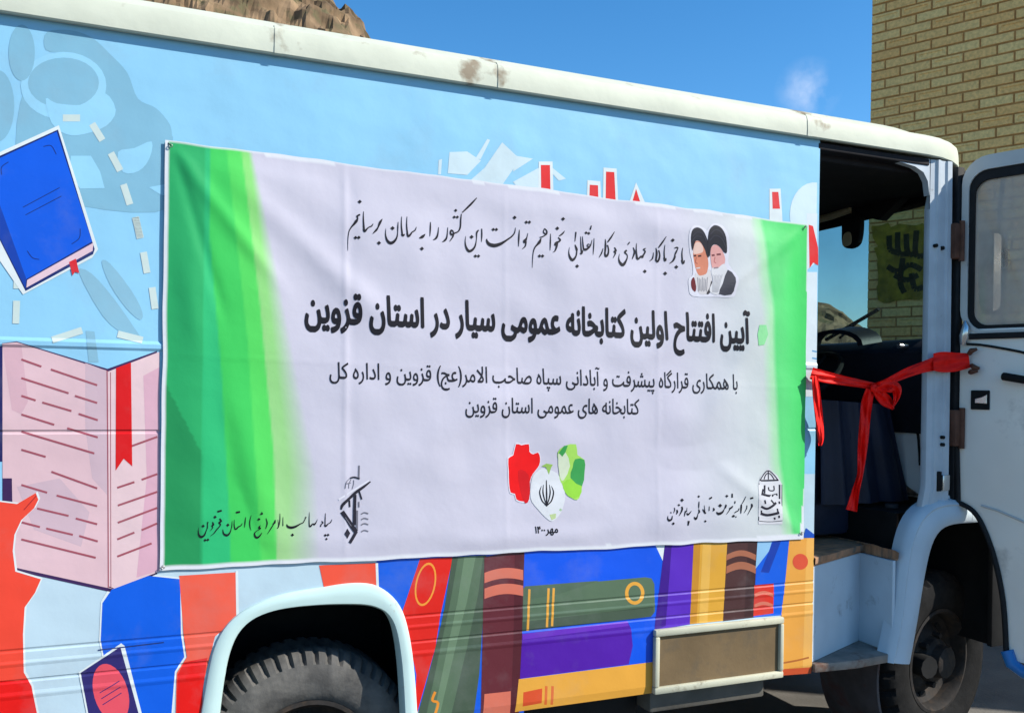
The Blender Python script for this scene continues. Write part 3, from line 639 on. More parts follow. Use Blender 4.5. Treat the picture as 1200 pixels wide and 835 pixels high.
# --- rear wheel arch trim, hatch, skirt
fl = MB(); rings = []
def resample(L_, n):
    d = [0]
    for a, b in zip(L_, L_[1:]): d.append(d[-1]+math.hypot(b[0]-a[0], b[1]-a[1]))
    out = []
    for i in range(n):
        t = d[-1]*i/(n-1); j = max(k for k in range(len(d)) if d[k] <= t+1e-9); j = min(j, len(L_)-2); q = (t-d[j])/(d[j+1]-d[j])
        out.append((L_[j][0]+(L_[j+1][0]-L_[j][0])*q, L_[j][1]+(L_[j+1][1]-L_[j][1])*q))
    return out
for (x0, z0), (x1, z1) in zip(resample(ao, 70), resample(ai, 70)):
    q = lambda t, y: (x0+(x1-x0)*t, y, z0+(z1-z0)*t)
    rings.append([q(0, .002), q(.05, -.008), q(.22, -.013), q(.6, -.014), q(.92, -.011), q(1.0, 0), q(1.02, .05)])
fl.loft(rings, m_flange); fl.build('wheel_arch_trim', bus, 40)
ht = MB(); H = [P(766, 738), P(915, 720), P(915.5, 787.5), P(763, 810)]
x0, x1, z0, z1 = H[3].x+.002, H[1].x, .372, .612
ht.box((x0+.02, -.010, z0+.02), (x1-.02, .01, z1-.02), m_hatch, .002); hat = ht.build('storage_hatch', bus)
hf = MB(); fw_ = .026
for a, b in (((x0, z1-fw_), (x1, z1)), ((x0, z0), (x1, z0+fw_)), ((x0, z0+fw_), (x0+fw_*.8, z1-fw_)), ((x1-fw_*.7, z0+fw_), (x1, z1-fw_))): hf.box((a[0], -.024, a[1]), (b[0], .0, b[1]), m_hatchf, .006)
hf.build('hatch_frame', hat, 40)
sl = MB(); sl.box((1.80, .03, .285), (2.33, .30, .368), m_sill, .01); sl.box((.95, .12, .22), (1.80, .35, .37), m_black, .01); sl.build('sill_box', bus, 40)

# --- roof rail and roof
def path(off, zz):
    """plan outline of the cab end, off = distance outside the side plane"""
    pts = [(-2.6, -off), (3.10, -off)]
    for i in range(1, 9):
        t = i/8*math.pi/2; pts.append((3.10+(.44+off)*math.sin(t)*1.05, .46-(.46+off)*math.cos(t)))
    pts += [(3.585+off, 1.0), (3.585+off, 1.54)]
    for i in range(1, 9):
        t = math.pi/2-i/8*math.pi/2; pts.append((3.10+(.44+off)*math.sin(t)*1.05, 1.54+(.46+off)*math.cos(t)))
    pts += [(-2.6, 2+off)]
    return [(x, y, zz) for x, y in pts]
rl = MB(); sec = [(-.004, 2.524), (.020, 2.521), (.025, 2.525), (.026, 2.545), (.024, 2.585), (.019, 2.603), (.008, 2.612), (-.05, 2.628)]
rl.loft([list(p) for p in zip(*[path(o, z) for o, z in sec])], m_rail)
for u in (322, 586, 951):          # lapped joints of the rail sheets
    x = P(u, 100, -.045).x
    r2 = [(x+dx, -o-.0022, z+(.002 if o < .012 and z > 2.58 else -.0015)) for dx in (0, ) for o, z in sec[1:]]
    rl.loft([r2, [(a+.022, b, c) for a, b, c in r2]], m_rail)
rl.build('roof_rail', bus, 35)
rf = MB(); rings = []
rings = [[(.55+(x-.55)*k, 1+(y-1)*k, z) for x, y, _ in path(-.05, 0)] for k, z in ((1, 2.627), (.95, 2.665), (.85, 2.70), (.6, 2.73), (.2, 2.74))]
rf.loft(rings, m_rail); rf.build('roof', bus, 40)

# --- shell seen through the door: far wall, floor, headliner, front
sh = MB()
sh.box((-2.6, 1.96, .374), (3.15, 2.0, 2.52), m_blue, .004)
sh.box((-2.62, .01, .374), (-2.57, 1.96, 2.52), m_blue, .004)
sh.build('body_shell', bus, 40)
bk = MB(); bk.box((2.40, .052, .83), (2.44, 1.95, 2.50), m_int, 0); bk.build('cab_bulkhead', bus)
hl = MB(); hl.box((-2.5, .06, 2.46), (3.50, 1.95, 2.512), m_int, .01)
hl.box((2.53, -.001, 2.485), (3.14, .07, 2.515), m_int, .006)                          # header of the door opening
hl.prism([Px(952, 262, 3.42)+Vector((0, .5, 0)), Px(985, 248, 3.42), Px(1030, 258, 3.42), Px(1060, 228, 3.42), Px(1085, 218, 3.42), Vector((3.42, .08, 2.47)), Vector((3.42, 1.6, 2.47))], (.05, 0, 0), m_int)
hl.build('headliner', bus)

# door opening: floor, step well
ZFL = P(957, 655).z
A_ = Vector((XF+.004, .008, ZFL)); B_ = P(1010, 632, .20); B_.z = ZFL; C_ = P(1050, 640, .0); C_.z = ZFL
fr = MB()
fr.prism([A_, B_, C_, Vector((3.035, .02, ZFL)), Vector((3.035, .56, ZFL)), Vector((3.58, .56, ZFL)), Vector((3.58, 1.95, ZFL)), Vector((2.44, 1.95, ZFL)), Vector((2.44, .06, ZFL))], (0, 0, -.03), m_mat)
fr.build('cab_floor', bus)
ZS = .405
st = MB()
def quad(a, b, z0, z1, m, mb, t=.015):
    a0 = Vector((a.x, a.y, z0)); b0 = Vector((b.x, b.y, z0)); nn = (b0-a0).cross(Vector((0, 0, 1))).normalized()
    if nn.y < 0: nn = -nn
    mb.prism([a0, b0, Vector((b.x, b.y, z1)), Vector((a.x, a.y, z1))], nn*t, m, .003)
quad(A_, B_, ZS, ZFL-.031, m_blue, st); quad(B_, C_, ZS, ZFL-.031, m_blue, st)
st.build('step_riser', bus)
tp = MB(); q = [Vector((XF+.003, -.015, ZS)), Vector((XF+.003, A_.y+.01, ZS)), Vector((B_.x, B_.y+.01, ZS)), Vector((C_.x+.0, .02, ZS)), Vector((2.93, -.012, ZS)), Vector((2.75, -.03, ZS))]
tp.prism(q, (0, 0, -.035), m_step, .005); tp.build('step_plate', bus, 40)
mt = MB(); lip = [A_+Vector((0, -.012, .004)), B_+Vector((0, -.012, .004)), C_+Vector((0, -.015, .004))]
edge = []
for a, b in zip(lip, lip[1:]):
    for i in range(10):
        p = a.lerp(b, i/10); p.z += .006*noise.noise(p*14); p.y += .006*noise.noise(p*17+Vector((5, 1, 2))); edge.append(p)
edge.append(lip[-1])
mt.loft([[p+Vector((0, .25, .006)), p+Vector((0, .02, .008)), p+Vector((0, -.002, .002)), p+Vector((0, 0, -.022)), p+Vector((0, .02, -.03))] for p in edge], m_mat)
mt.build('floor_mat', bus, 50)

# --- front wheel arch and fender
FO = [(1037, 775), (1047, 725), (1054, 660), (1063, 620), (1077, 597), (1096, 586), (1120, 584)]
FI = [(1061, 775), (1070, 725), (1079, 670), (1087, 637), (1097, 620), (1112, 613), (1134, 611)]
HX = P(1117, 700).x
fo = smooth_poly(xz(FO), 4); fi = smooth_poly(xz(FI), 4)
fo += [(2*HX-x+.14, z) for x, z in reversed(fo)]; fi += [(2*HX-x+.14, z) for x, z in reversed(fi)]
fd = MB(); rings = []
for (x0, z0), (x1, z1) in list(zip(resample(fo, 60), resample(fi, 60)))[:37]:
    q = lambda t, y: (x0+(x1-x0)*t, y, z0+(z1-z0)*t)
    rings.append([q(-.03, .05), q(-.01, .012), q(.06, -.012), q(.20, -.026), q(.28, -.020), q(.55, -.032), q(.88, -.034), q(1.0, -.024), q(1.03, .09)])
fd.loft(rings, m_blue)
fd.build('front_fender', bus, 45)
fb = MB()                                                                 # corner panel between fender, pillar and nose
fb.prism([Vector((x, .012, z)) for x, z in [(3.12, 1.0), (3.33, 1.0), (3.46, 1.0), (3.48, 1.62), (3.12, 1.62)]][0:2]+[Vector((3.30, .012, 1.06)), Vector((3.14, .012, 1.06))], (0, .02, 0), m_blue)
fb.build('fender_panel', bus)
# nose, pillar, windscreen
ns = MB()
def nose(z, out=0): return [p for p in path(out, z)][2:-1]
def lofted(zs, m, mb):
    rr = [nose(z, o)[2:] for z, o in zs]; n_ = len(rr[0])
    mb.loft([[r[i] for r in rr] for i in range(n_-3)], m)
ns.box((3.64, .02, .36), (3.74, 1.98, 1.0), m_blue, .05); ns.box((3.565, .004, .37), (3.66, .03, .985), m_black, .004)  # black box is an added panel that keeps sun off the front wheel
lofted([(.99, .10), (1.0, .10), (1.55, .02), (1.70, .0), (1.71, -.03)], m_blue, ns)
ns.build('nose_panel', bus, 40)
wr = MB()
lofted([(1.70, -.015), (1.71, -.005), (1.745, -.012), (1.75, -.03)], m_rubber, wr); lofted([(2.41, -.06), (2.415, -.03), (2.46, -.02), (2.50, -.015)], m_rubber, wr)
ws = MB(); lofted([(1.735, -.03), (2.43, -.05)], m_wglass, ws); wso = ws.build('windscreen', bus, 60); wr.build('rubber_surround', wso, 40)
wp_ = MB()
wa, wb = Px(968, 398, 3.60), Px(1030, 362, 3.60); wc = Px(984, 396, 3.60)
wp_.tube([wa, wb], .010, m_black, 6); wp_.tube([wc, Px(1006, 376, 3.60)], .007, m_black, 6); wp_.build('wiper', bus)
pl = MB(); cs = [(3.146, .03), (3.144, .02), (3.150, .004), (3.178, .0), (3.184, -.008), (3.205, -.008), (3.212, .0), (3.240, .0), (3.246, -.007), (3.272, -.007), (3.282, .006), (3.30, .02), (3.304, .04)]
zz = [.985, 1.02, 1.1, 1.7, 2.3, 2.45, 2.515]
pl.loft([[(x+(.03 if z > 2.4 and x < 3.15 else 0)-(.02 if z < 1.05 and x < 3.2 else 0)-.012*max(0, (z-2.0))*(x > 3.2), y, z) for x, y in cs] for z in zz], m_pill)
# curved gusset at the head of the opening
gs = [(3.146, 2.515), (3.146, 2.36), (3.135, 2.42), (3.11, 2.455), (3.06, 2.475), (2.95, 2.488), (2.75, 2.495), (2.53, 2.50), (2.53, 2.512)]
pl.prism([Vector((x, .004, z)) for x, z in gs], (0, .03, 0), m_pill)
pil = pl.build('door_pillar', bus, 35)
for u, v, r_ in ((1095, 288, .008), (1102.5, 291, .009), (1103, 512, .008), (1103, 520.5, .008)):
    b_ = MB(); p = P(u, v); b_.tube([p+Vector((0, -.014, 0)), p+Vector((0, .02, 0))], r_, m_black, 10); b_.build('bolt', pil, 40)
for v0 in (262, 480):
    b_ = MB(); p = P(1113, v0); p2 = P(1120, v0+42); b_.box((p.x, -.03, p2.z), (p2.x+.012, .012, p.z), m_rust, .006); b_.tube([(p2.x, -.03, p2.z-.01), (p2.x, -.03, p.z+.01)], .012, m_rust, 10); b_.build('hinge', pil, 40)
b_ = MB(); b_.box((3.304, -.004, 1.0), (3.345, .03, 2.50), m_rubber, .004); b_.build('dark_gap_strip', pil, 40)  # added black strip: covers the sunlit nose and stands for a dark gap
b_ = MB(); p = P(1096, 552); p2 = P(1101, 575); b_.box((p.x, -.012, p2.z), (p2.x, .01, p.z), m_black, .003); p = P(1102, 556); p2 = P(1110, 574); b_.box((p.x, -.015, p2.z), (p2.x, .01, p.z), m_sil, .004); b_.build('latch_bracket', pil, 40)

# --- interior: dash, wheel, seat, mirror
db = MB()
dz = 1.73
db.loft([[(x, y, z) for x, z in ((3.60, dz+.02), (3.36, dz+.03), (3.27, dz+.015), (3.22, dz-.04), (3.22, dz-.16), (3.30, dz-.30), (3.33, 1.32), (3.58, 1.30))] for y in (.10, .35, .9, 1.90)], m_dash, caps=False)
db.prism([Vector((x, .10, z)) for x, z in ((3.60, dz+.02), (3.36, dz+.03), (3.27, dz+.015), (3.22, dz-.04), (3.22, dz-.16), (3.30, dz-.30), (3.33, 1.32), (3.58, 1.30))], (0, .002, 0), m_dash)
hood = [(3.30, .62+.21*math.cos(t), dz+.02+.085*math.sin(t)) for t in [i*math.pi/10 for i in range(11)]]
db.loft([hood, [(x-.12, y, z-.02) for x, y, z in hood], [(x-.12, .62+(y-.62)*.85, dz+(z-dz)*.8-.02) for x, y, z in hood]], m_dash)
db.build('dashboard', bus, 40)
kn = MB(); p = Px(1053, 405, 3.19); kn.tube([p, p+Vector((.05, 0, 0))], .012, m_sil, 10); kn.build('dash_knob', bus, 40)
sw = MB(); c0 = Vector((3.02, .66, 1.56)); ax = Vector((-.62, 0, .78)); e1 = Vector((0, 1, 0)); e2 = ax.cross(e1)
sw.tube([c0+(e1*math.cos(t)+e2*math.sin(t))*.215 for t in [i*2*math.pi/36 for i in range(37)]], .014, m_black, 8, False)
for a in (.5, 2.64, 4.71): sw.tube([c0-ax*.03, c0+(e1*math.cos(a)+e2*math.sin(a))*.21], .012, m_black, 8)
sw.tube([c0+ax*.0, c0-ax*.75], [.045, .022], m_black, 10); sw.build('steering_wheel', bus, 40)
se = MB()
se.box((2.60, .30, ZFL+.03), (3.02, .95, ZFL+.42), m_navy, .03); se.box((2.56, .27, ZFL+.42), (3.06, .99, ZFL+.57), m_navy, .05)
rt = Matrix.Rotation(R(-10), 4, 'Y'); se.box((2.50, .29, ZFL+.55), (2.62, .97, ZFL+1.02), m_navy, .045, rt); se.build('driver_seat', bus, 40)
ec = MB(); ec.loft([[(3.18, y0, z), (2.62, y0, z-.03), (2.62, y1, z-.03), (3.18, y1, z)] for y0, y1, z in ((.98, 1.75, ZFL+.03), (1.0, 1.72, ZFL+.4), (1.08, 1.64, ZFL+.5))], m_navy, True, True); ec.build('engine_cover', bus, 40)
# navy curtain hanging by the pillar side of the seat
cu = MB(); c_rows = []
for i in range(25):
    t = i/24; top = P(961+82*t, 468+6*t, .26); bot = P(962+106*t, 592-6*t, .26)
    wv = .018*math.sin(t*21)+.008*math.sin(t*47); c_rows.append([top.lerp(bot, k/10)+Vector((0, wv*(.5+.5*k/10), 0)) for k in range(11)])
cu.loft(c_rows, m_navy); cu.build('seat_skirt', bus, 80)
kp = MB(); kq = [Px(1042, 492, 3.34), Px(1120, 455, 3.34), Px(1120, 610, 3.34), Px(1062, 568, 3.34)]
kp.prism(kq, (.02, 0, 0), m_kick); kpo = kp.build('kick_panel', bus)
cb = MB(); cb.tube([Px(u, v, 3.335) for u, v in smooth_poly([(1066, 470), (1069, 487), (1075, 505), (1077, 525), (1078, 545)], 4)], .006, m_black, 6); cb.build('cable', bus)
pd = MB(); pd.prism([Px(u, v, 3.338) for u, v in smooth_poly([(1080, 478), (1100, 470), (1110, 500), (1096, 520), (1084, 512)], 4, True)], (-.02, 0, 0), m_black); pd.build('speaker_recess', kpo)
im = MB(); c0 = [Px(u, v, 3.38) for u, v in smooth_poly([(988, 256), (1005, 252), (1008, 262), (1005, 284), (995, 291), (987, 287), (986, 270)], 4, True)]
im.prism(c0, (.03, 0, 0), m_black, .004); im.tube([Px(1000, 254, 3.40), Px(1001, 236, 3.42)], .012, m_black, 8)
imo = im.build('inside_mirror', bus, 40)
q_ = MB(); q_.prism([Px(u, v, 3.377) for u, v in smooth_poly([(990, 274), (996, 272), (998, 278), (997, 286), (990, 289), (987.5, 284)], 4, True)], (-.004, 0, 0), m_cream); q_.build('mirror_face', imo)  # reflection in the mirror painted as a flat cream oval
vb = MB(); vb.tube([Px(940, 264, 3.40)+Vector((0, .25, 0)), Px(975, 253, 3.40), Px(998, 245, 3.40)], .020, m_cream, 8); vb.build('sun_visor', bus, 40)

# --- wheels
def wheel(cx, cy, cz, r, wd, tm, steer, lugs, inner=None):
    root = bpy.data.objects.new('wheel', None); COL.objects.link(root); root.parent = bus; root.matrix_parent_inverse = base_of(bus).inverted()
    root.location = (cx, cy, cz); root.rotation_euler = (0, 0, steer); root.empty_display_size = .1
    base = base_of(root)
    def put(mb, name, sm=35):
        o = mb.build(name, None, sm); o.parent = root; return o           # vertices are in wheel space
    seg = lugs*4; t_ = MB(); ri = r*.56
    sec = [(ri, .0), (ri+.012, -.012), (r*.66, -.024), (r*.80, -.032), (r*.90, -.024), (r*.945, -.010), (r*.985, .006), (r, .022), (r, wd*.28), (r, wd*.5), (r, wd*.72), (r, wd-.022), (r*.945, wd+.01), (r*.80, wd+.03), (ri, wd)]
    rings = []
    for i in range(seg):
        a = 2*math.pi*i/seg; ring = []; gap = (i % 4) in (0,); 
        for k, (q, y) in enumerate(sec):
            if gap and k in (5, 6, 7, 11): q -= r*.034
            if k in (9,) and (i+2) % 4 == 0: q -= r*.02
            if gap and k in (5, 6): y += .008
            ring.append((q*math.cos(a), y, q*math.sin(a)))
        rings.append(ring)
    rings.append(rings[0]); t_.loft(rings, tm); put(t_, 'tyre', 28)
    g_ = MB(); seg = 48
    sec = [(ri+.006, -.004), (ri+.010, -.014), (ri-.004, -.016), (ri-.016, .0), (ri-.022, .05), (ri-.06, .075), (r*.36, .055), (r*.29, .03), (r*.26, .028), (r*.24, .0), (r*.19, -.012), (r*.17, -.05), (r*.13, -.06), (0.002, -.062)]
    g_.loft([[(q*math.cos(2*math.pi*i/seg), y, q*math.sin(2*math.pi*i/seg)) for q, y in sec] for i in range(seg+1)], m_rim)
    for i in range(6):
        a = 2*math.pi*(i+.3)/6; p = Vector((r*.275*math.cos(a), .03, r*.275*math.sin(a))); g_.tube([p, p+Vector((0, -.035, 0))], .014, m_rim, 6)
    for i in range(8):
        a = 2*math.pi*i/8; p = Vector((r*.435*math.cos(a), .069, r*.435*math.sin(a))); g_.tube([p, p+Vector((0, -.006, 0))], [.026, .024], m_black, 10)
    put(g_, 'rim', 35)
    return root
rcx = P(362, 780, .10).x
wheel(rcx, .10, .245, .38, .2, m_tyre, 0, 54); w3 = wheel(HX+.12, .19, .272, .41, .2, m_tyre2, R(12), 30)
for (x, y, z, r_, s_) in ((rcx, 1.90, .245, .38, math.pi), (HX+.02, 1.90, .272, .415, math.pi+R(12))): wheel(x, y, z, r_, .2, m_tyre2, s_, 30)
wl = MB()                                                   # wheel houses and chassis
def house(x0, x1, zt, y1, mb, zb=GZ+.25):
    mb.add([(x0, .055, zb), (x0, .055, zt), (x1, .055, zt), (x1, .055, zb), (x0, y1, zb), (x0, y1, zt), (x1, y1, zt), (x1, y1, zb)], [(0, 1, 5, 4), (1, 2, 6, 5), (2, 3, 7, 6), (4, 5, 6, 7)], m_black)
house(ai[0][0]-.06, ai[-1][0]+.06, max(z for x, z in ai)+.05, .55, wl); wl.build('wheel_house', bus)
wl = MB(); house(3.04, 3.625, .985, .55, wl, .36)
wl.prism([Vector((x, .05, z)) for x, z in [(3.0, .80), (3.05, 1.0), (3.58, 1.0), (3.6, .9), (3.6, .96)]], (0, .002, 0), m_black) if False else None
wl.build('wheel_house', bus)
ch = MB()
for y in (.55, 1.35): ch.box((-2.4, y, .25), (3.5, y+.08, .40), m_black, .01)
ch.box((-2.5, .30, .372), (2.5, 1.95, .40), m_black, 0); ch.tube([(rcx, .1, .25), (rcx, 1.9, .25)], .06, m_black); ch.tube([(HX, .12, .27), (HX, 1.9, .27)], .05, m_black)
ch.build('chassis', bus, 40)
mg = MB(); pp = []
for i in range(12):
    t = R(164+i*5); pp.append((HX+.10+.47*math.cos(t), .27+.47*math.sin(t)))
mg.loft([[(x, .05, z), (x, .40, z), (x-.012, .40, z), (x-.012, .05, z)] for x, z in pp], m_mud, True, True)
mg.build('mudguard', bus, 40)
sk = MB(); p = Px(1104, 640, 3.30); sk.tube([(3.18, .22, 1.0), (3.19, .22, .62)], [.030, .028], m_mud, 12); sk.build('shock_absorber', bus, 40)

# --- the open front door
HP = Vector((3.335, -.035, 0)); DD = Vector((.306, -.952, 0)).normalized(); DN = Vector((-DD.y, DD.x, 0))
if DN.x < 0: DN = -DN
def Pd(u, v, d=0.0): return plane(u, v, HP+DN*d, DN)
def dl(u, v): p = Pd(u, v); return ((p-HP).dot(DD), p.z)
def dp(s_, z, d=0.0): return HP+DD*s_+DN*d+Vector((0, 0, z))
DW = .69
tl = dl(1126, 215); 
ztop = dl(1200, 174)[1]; zgb = dl(1160, 386)[1]
arc = [dl(1125, 588), dl(1142, 598), dl(1155, 618), dl(1168, 655), dl(1178, 705), dl(1182, 770)]
arc = smooth_poly(arc, 4); zbot = arc[-1][1]
sL = dl(1125, 400)[0]; 
door = MB()
outl = [(sL, zgb+.005), (DW, zgb+.005), (DW, zbot-.01)]+[(arc[-1][0]+.03, zbot-.01)]+arc[::-1]+[(sL, arc[0][1]+.01)]
door.prism([dp(s_, z) for s_, z in outl], DN*.045, m_door, .004)
dob = door.build('cab_door', bus, 40); dob['label'] = 'open white cab door with a rounded window and black rubber seal'
# window frame: rounded ring
def rr(s0, s1, z0, z1, r_, n_=6):
    out = []
    for cx, cz, a0 in ((s1-r_, z1-r_, 0), (s0+r_, z1-r_, 90), (s0+r_, z0+r_, 180), (s1-r_, z0+r_, 270)):
        for i in range(n_+1): a = R(a0+90*i/n_); out.append((cx+r_*math.cos(a), cz+r_*math.sin(a)))
    return out
def ring(o_, i_, d0, d1, m, name, par):
    mb = MB()
    mb.loft([[dp(*a, d0), dp(*a, d1), dp(*b, d1), dp(*b, d0)] for a, b in zip(o_+o_[:1], i_+i_[:1])], m, True)
    return mb.build(name, par, 40)
sf = dl(1134.5, 300)[0]; sg = dl(1141, 300)[0]; zf = dl(1200, 191)[1]; zg = dl(1200, 203)[1]
o1 = rr(sL, DW, zgb-.02, ztop, .11); i1 = rr(sf, DW-.05, zgb-.003, zf, .08); i2 = rr(sg, DW-.075, zgb+.02, zg, .06)
ring(o1, i1, -.004, .041, m_dframe, 'window_frame', dob)
ring(i1, i2, .004, .034, m_rubber, 'window_rubber', dob)
gl_ = MB(); gl_.prism([dp(s_, z, .016) for s_, z in i2], DN*.004, m_dglass); gl_.build('window_glass', dob)
b_ = MB(); z1 = dl(1160, 390)[1]; z2 = dl(1160, 397)[1]
b_.box((0, 0, 0), (1, 1, 1), m_rubber, 0) if False else None
def dbox(mb, s0, s1, z0, z1, d0, d1, m, bev=.003): mb.prism([dp(s0, z0, d0), dp(s1, z0, d0), dp(s1, z1, d0), dp(s0, z1, d0)], DN*(d1-d0), m, bev)
dbox(b_, dl(1136, 390)[0], DW-.03, z2, z1, -.012, .002, m_rubber, .004); b_.build('sill_rubber', dob)
b_ = MB(); b_.tube([Pd(u, v, -.003) for u, v in smooth_poly([(1133, 403), (1150, 404), (1175, 408), (1200, 413), (1230, 421)], 4)], .006, m_rubber, 6); b_.build('trim_seam', dob)
b_ = MB()
b_.tube([dp(s_-.006, z, -.006) for s_, z in [(sL+.002, arc[0][1]+.25)]+[(s_, z) for s_, z in arc]], .011, m_rubber, 8); b_.build('door_seal', dob, 60)
b_ = MB(); b_.tube([Pd(u, v, -.002) for u, v in ((1150, 592), (1170, 598), (1200, 611), (1240, 629))], .006, m_dframe, 6); b_.build('panel_crease', dob)
b_ = MB(); s0, z0 = dl(1181, 772); b_.tube([dp(arc[-1][0]-.005, zbot+.03, -.006), dp(arc[-1][0]+.015, zbot-.02, -.008), dp(arc[-1][0]+.06, zbot-.045, -.006), dp(DW, zbot-.06, -.004)], .026, m_seal, 10); b_.build('blue_lower_edge', dob, 60)
b_ = MB(); pts = [dl(1179, 441), dl(1200, 444)]
b_.tube([dp(pts[0][0], pts[0][1], -.005), dp(pts[0][0]+.005, pts[0][1], -.04), dp(pts[1][0]+.05, pts[1][1]-.01, -.04), dp(pts[1][0]+.055, pts[1][1]-.01, -.005)], .017, m_black, 10); b_.build('door_handle', dob, 40)
b_ = MB(); a_, c_ = dl(1138.5, 457), dl(1160, 480); dbox(b_, a_[0], c_[0], c_[1], a_[1], -.010, .002, m_black, .004); lk = b_.build('lock_plate', dob)
b_ = MB(); b_.prism([Pd(u, v, -.013) for u, v in ((1143, 472), (1143, 467), (1151, 465), (1157, 462), (1157, 473))], -DN*.006, m_sil, .002); b_.build('latch_lever', lk)
b_ = MB(); b_.tube([Pd(u, v, -.02) for u, v in ((1128, 404), (1130, 394), (1132, 383), (1131, 376))], [.012, .022, .018, .006], m_sil, 10); b_.build('window_catch', dob, 60)
# outside mirror carried by the door, seen through its glass
mm_ = MB(); mo = smooth_poly([(1146, 285), (1150, 271), (1162, 269), (1174, 271), (1178, 284), (1177, 330), (1174, 362), (1162, 368), (1150, 364), (1146, 340)], 5, True)
def Pm(u, v, d=.20): return plane(u, v, HP+DN*d, DN)
mm_.prism([Pm(u, v) for u, v in mo], DN*.035, m_black, .006); mm_.tube([Pm(1170, 275, .225), Pm(1172, 240, .2), dp(dl(1174, 205)[0], ztop-.03, .04)], .010, m_black, 8)
mm_.tube([Pm(1172, 360, .225), Pm(1178, 385, .1), Pd(1180, 396, .045)], .010, m_black, 8)
mmo = mm_.build('outside_mirror', dob, 40)
cx_, cy2 = 1162, 319; q_ = MB(); q_.prism([Pm(cx_+(u-cx_)*.86, cy2+(v-cy2)*.92, .197) for u, v in mo], -DN*.003, m_mirr); q_.build('mirror_face', mmo)

# ------------------------------------------------------------------ the banner
ban = empty('banner', P(565, 660, -.03), 'white cloth banner with green edges and Persian lettering hung on the side of the bus', 'banner')
TL, TR, BR, BL = (193.5, 165), (945, 262.5), (940, 630), (187, 668)
def lerp(a, b, t): return a+(b-a)*t
def uvof(x, z):
    """picture pixel of a point on the side plane"""
    d = Vector((x, 0, z))-CAM; f = d.dot(FW); return 600+F*d.dot(RT)/f, VH-F*d.dot(UP)/f
def ga(t, s_): return math.exp(-(t/s_)**2)
def segd(u, v, a, b):
    dx, dy = b[0]-a[0], b[1]-a[1]; q = ((u-a[0])*dx+(v-a[1])*dy)/(dx*dx+dy*dy); e = max(0, -q, q-1)
    return (dx*(v-a[1])-dy*(u-a[0]))/math.hypot(dx, dy), math.exp(-(e*4)**2)
FOLDS = [((300, 235), (420, 345), 16, .007), ((330, 215), (560, 330), 26, .004), ((840, 470), (935, 290), 15, .008), ((700, 420), (890, 370), 20, .004), ((780, 400), (880, 300), 14, .005), ((403, 180), (404, 640), 2.6, .0011), ((590, 215), (592, 645), 2.4, .0007), ((768, 240), (770, 635), 2.4, .0007), ((200, 415), (940, 455), 2.4, .0006), ((403, 180), (404, 520), 4, .0006), ((412, 185), (412, 520), 6, -.0007), ((216, 330), (330, 650), 18, .004),
         ((590, 470), (690, 455), 22, .005), ((560, 640), (670, 632), 14, .008), ((205, 180), (300, 300), 9, .005), ((205, 185), (250, 330), 7, -.004), ((940, 270), (860, 330), 7, .004), ((935, 620), (860, 560), 9, .004), ((420, 560), (560, 480), 25, .004), ((250, 420), (290, 640), 14, -.004), ((650, 560), (900, 520), 30, -.004), ((470, 230), (760, 300), 26, -.003)]
def cloth(x, z):
    u, v = uvof(x, z); y = -.013
    for a, b, wd, h_ in FOLDS:
        d, e = segd(u, v, a, b); y -= h_*ga(d, wd)*e
    q = Vector((x*2.2, z*2.2, 7.7)); y -= .009*noise.noise(q)+.0035*noise.noise(q*3.1)
    y -= .006*noise.noise(Vector((x*4, 0, 1.5)))*max(0, 1-abs(z-2.2)/.25)
    y -= .004*noise.noise(Vector((x*3.5, 9, 1.5)))*max(0, 1-abs(z-.95)/.2)
    e = min((u-190)/40, (942-u)/30, (v-(165+(u-193)*.13))/30, (668-(u-187)*.05-v)/30); e = max(0, min(1, e)); e = e*e*(3-2*e)
    return min(-.0065+(y+.0065)*(.25+.75*e), -.0065)
def pl_(k, v):
    for (a, x), (b, y) in zip(k, k[1:]):
        if v <= b: return x+(y-x)*max(0, (v-a)/(b-a))
    return k[-1][1]
def mixc(a, b, q): q = max(0, min(1, q)); return tuple(lerp(x, y, q) for x, y in zip(a, b))
def bcol(u, v):
    t = max(0, min(1, (v-175)/485.0)); WH_ = (228, 229, 234)
    lo = 668-(u-187)*.0505
    if u < lerp(198, 192.5, t) or v > lo-4.5: return WH_
    if v < 165+(u-193.5)*.1297+2.5: return WH_
    edge = pl_([(175, 292), (315, 316), (455, 338), (556, 354), (700, 355)], v); soft = lerp(2.5, 20, t)
    if u < edge+soft:
        dk = mixc((34, 158, 88), (26, 144, 78), 0)
        wedge = 170+(v-400)*.47                                    # darker printed facet at the foot
        c = (30, 148, 84) if u < wedge+(u-190)*.1 else (38, 172, 100)
        for x, col in ((pl_([(175, 240), (310, 238), (600, 236)], v), (42, 188, 116)), (pl_([(175, 246), (277, 245), (435, 259), (595, 268), (680, 271)], v), (62, 204, 92)), (pl_([(175, 265), (404, 290), (660, 306)], v), (86, 218, 96)), (pl_([(175, 282), (360, 304), (530, 320), (670, 324)], v), mixc((140, 222, 120), (166, 214, 146), t))):
            c = mixc(c, col, (u-x)/2.5+.5)
        return mixc(c, (206, 202, 216), (u-(edge-soft))/(2*soft))
    rb = pl_([(255, 890), (365, 902), (466, 908), (542, 912), (582, 918), (622, 927), (660, 934)], v)
    base = mixc((206, 202, 216), (210, 218, 214), (u-790)/(rb-790))
    if u > rb-14:
        ed = pl_([(262, 943.5), (460, 944.5), (560, 942), (612, 937), (640, 933)], v)
        if u > ed: return WH_
        c = mixc(base, (176, 230, 180), (u-(rb-14))/10); c = mixc(c, (96, 222, 126), (u-rb)/5+.5); return mixc(c, (62, 210, 102), (u-rb-8)/25)
    return base
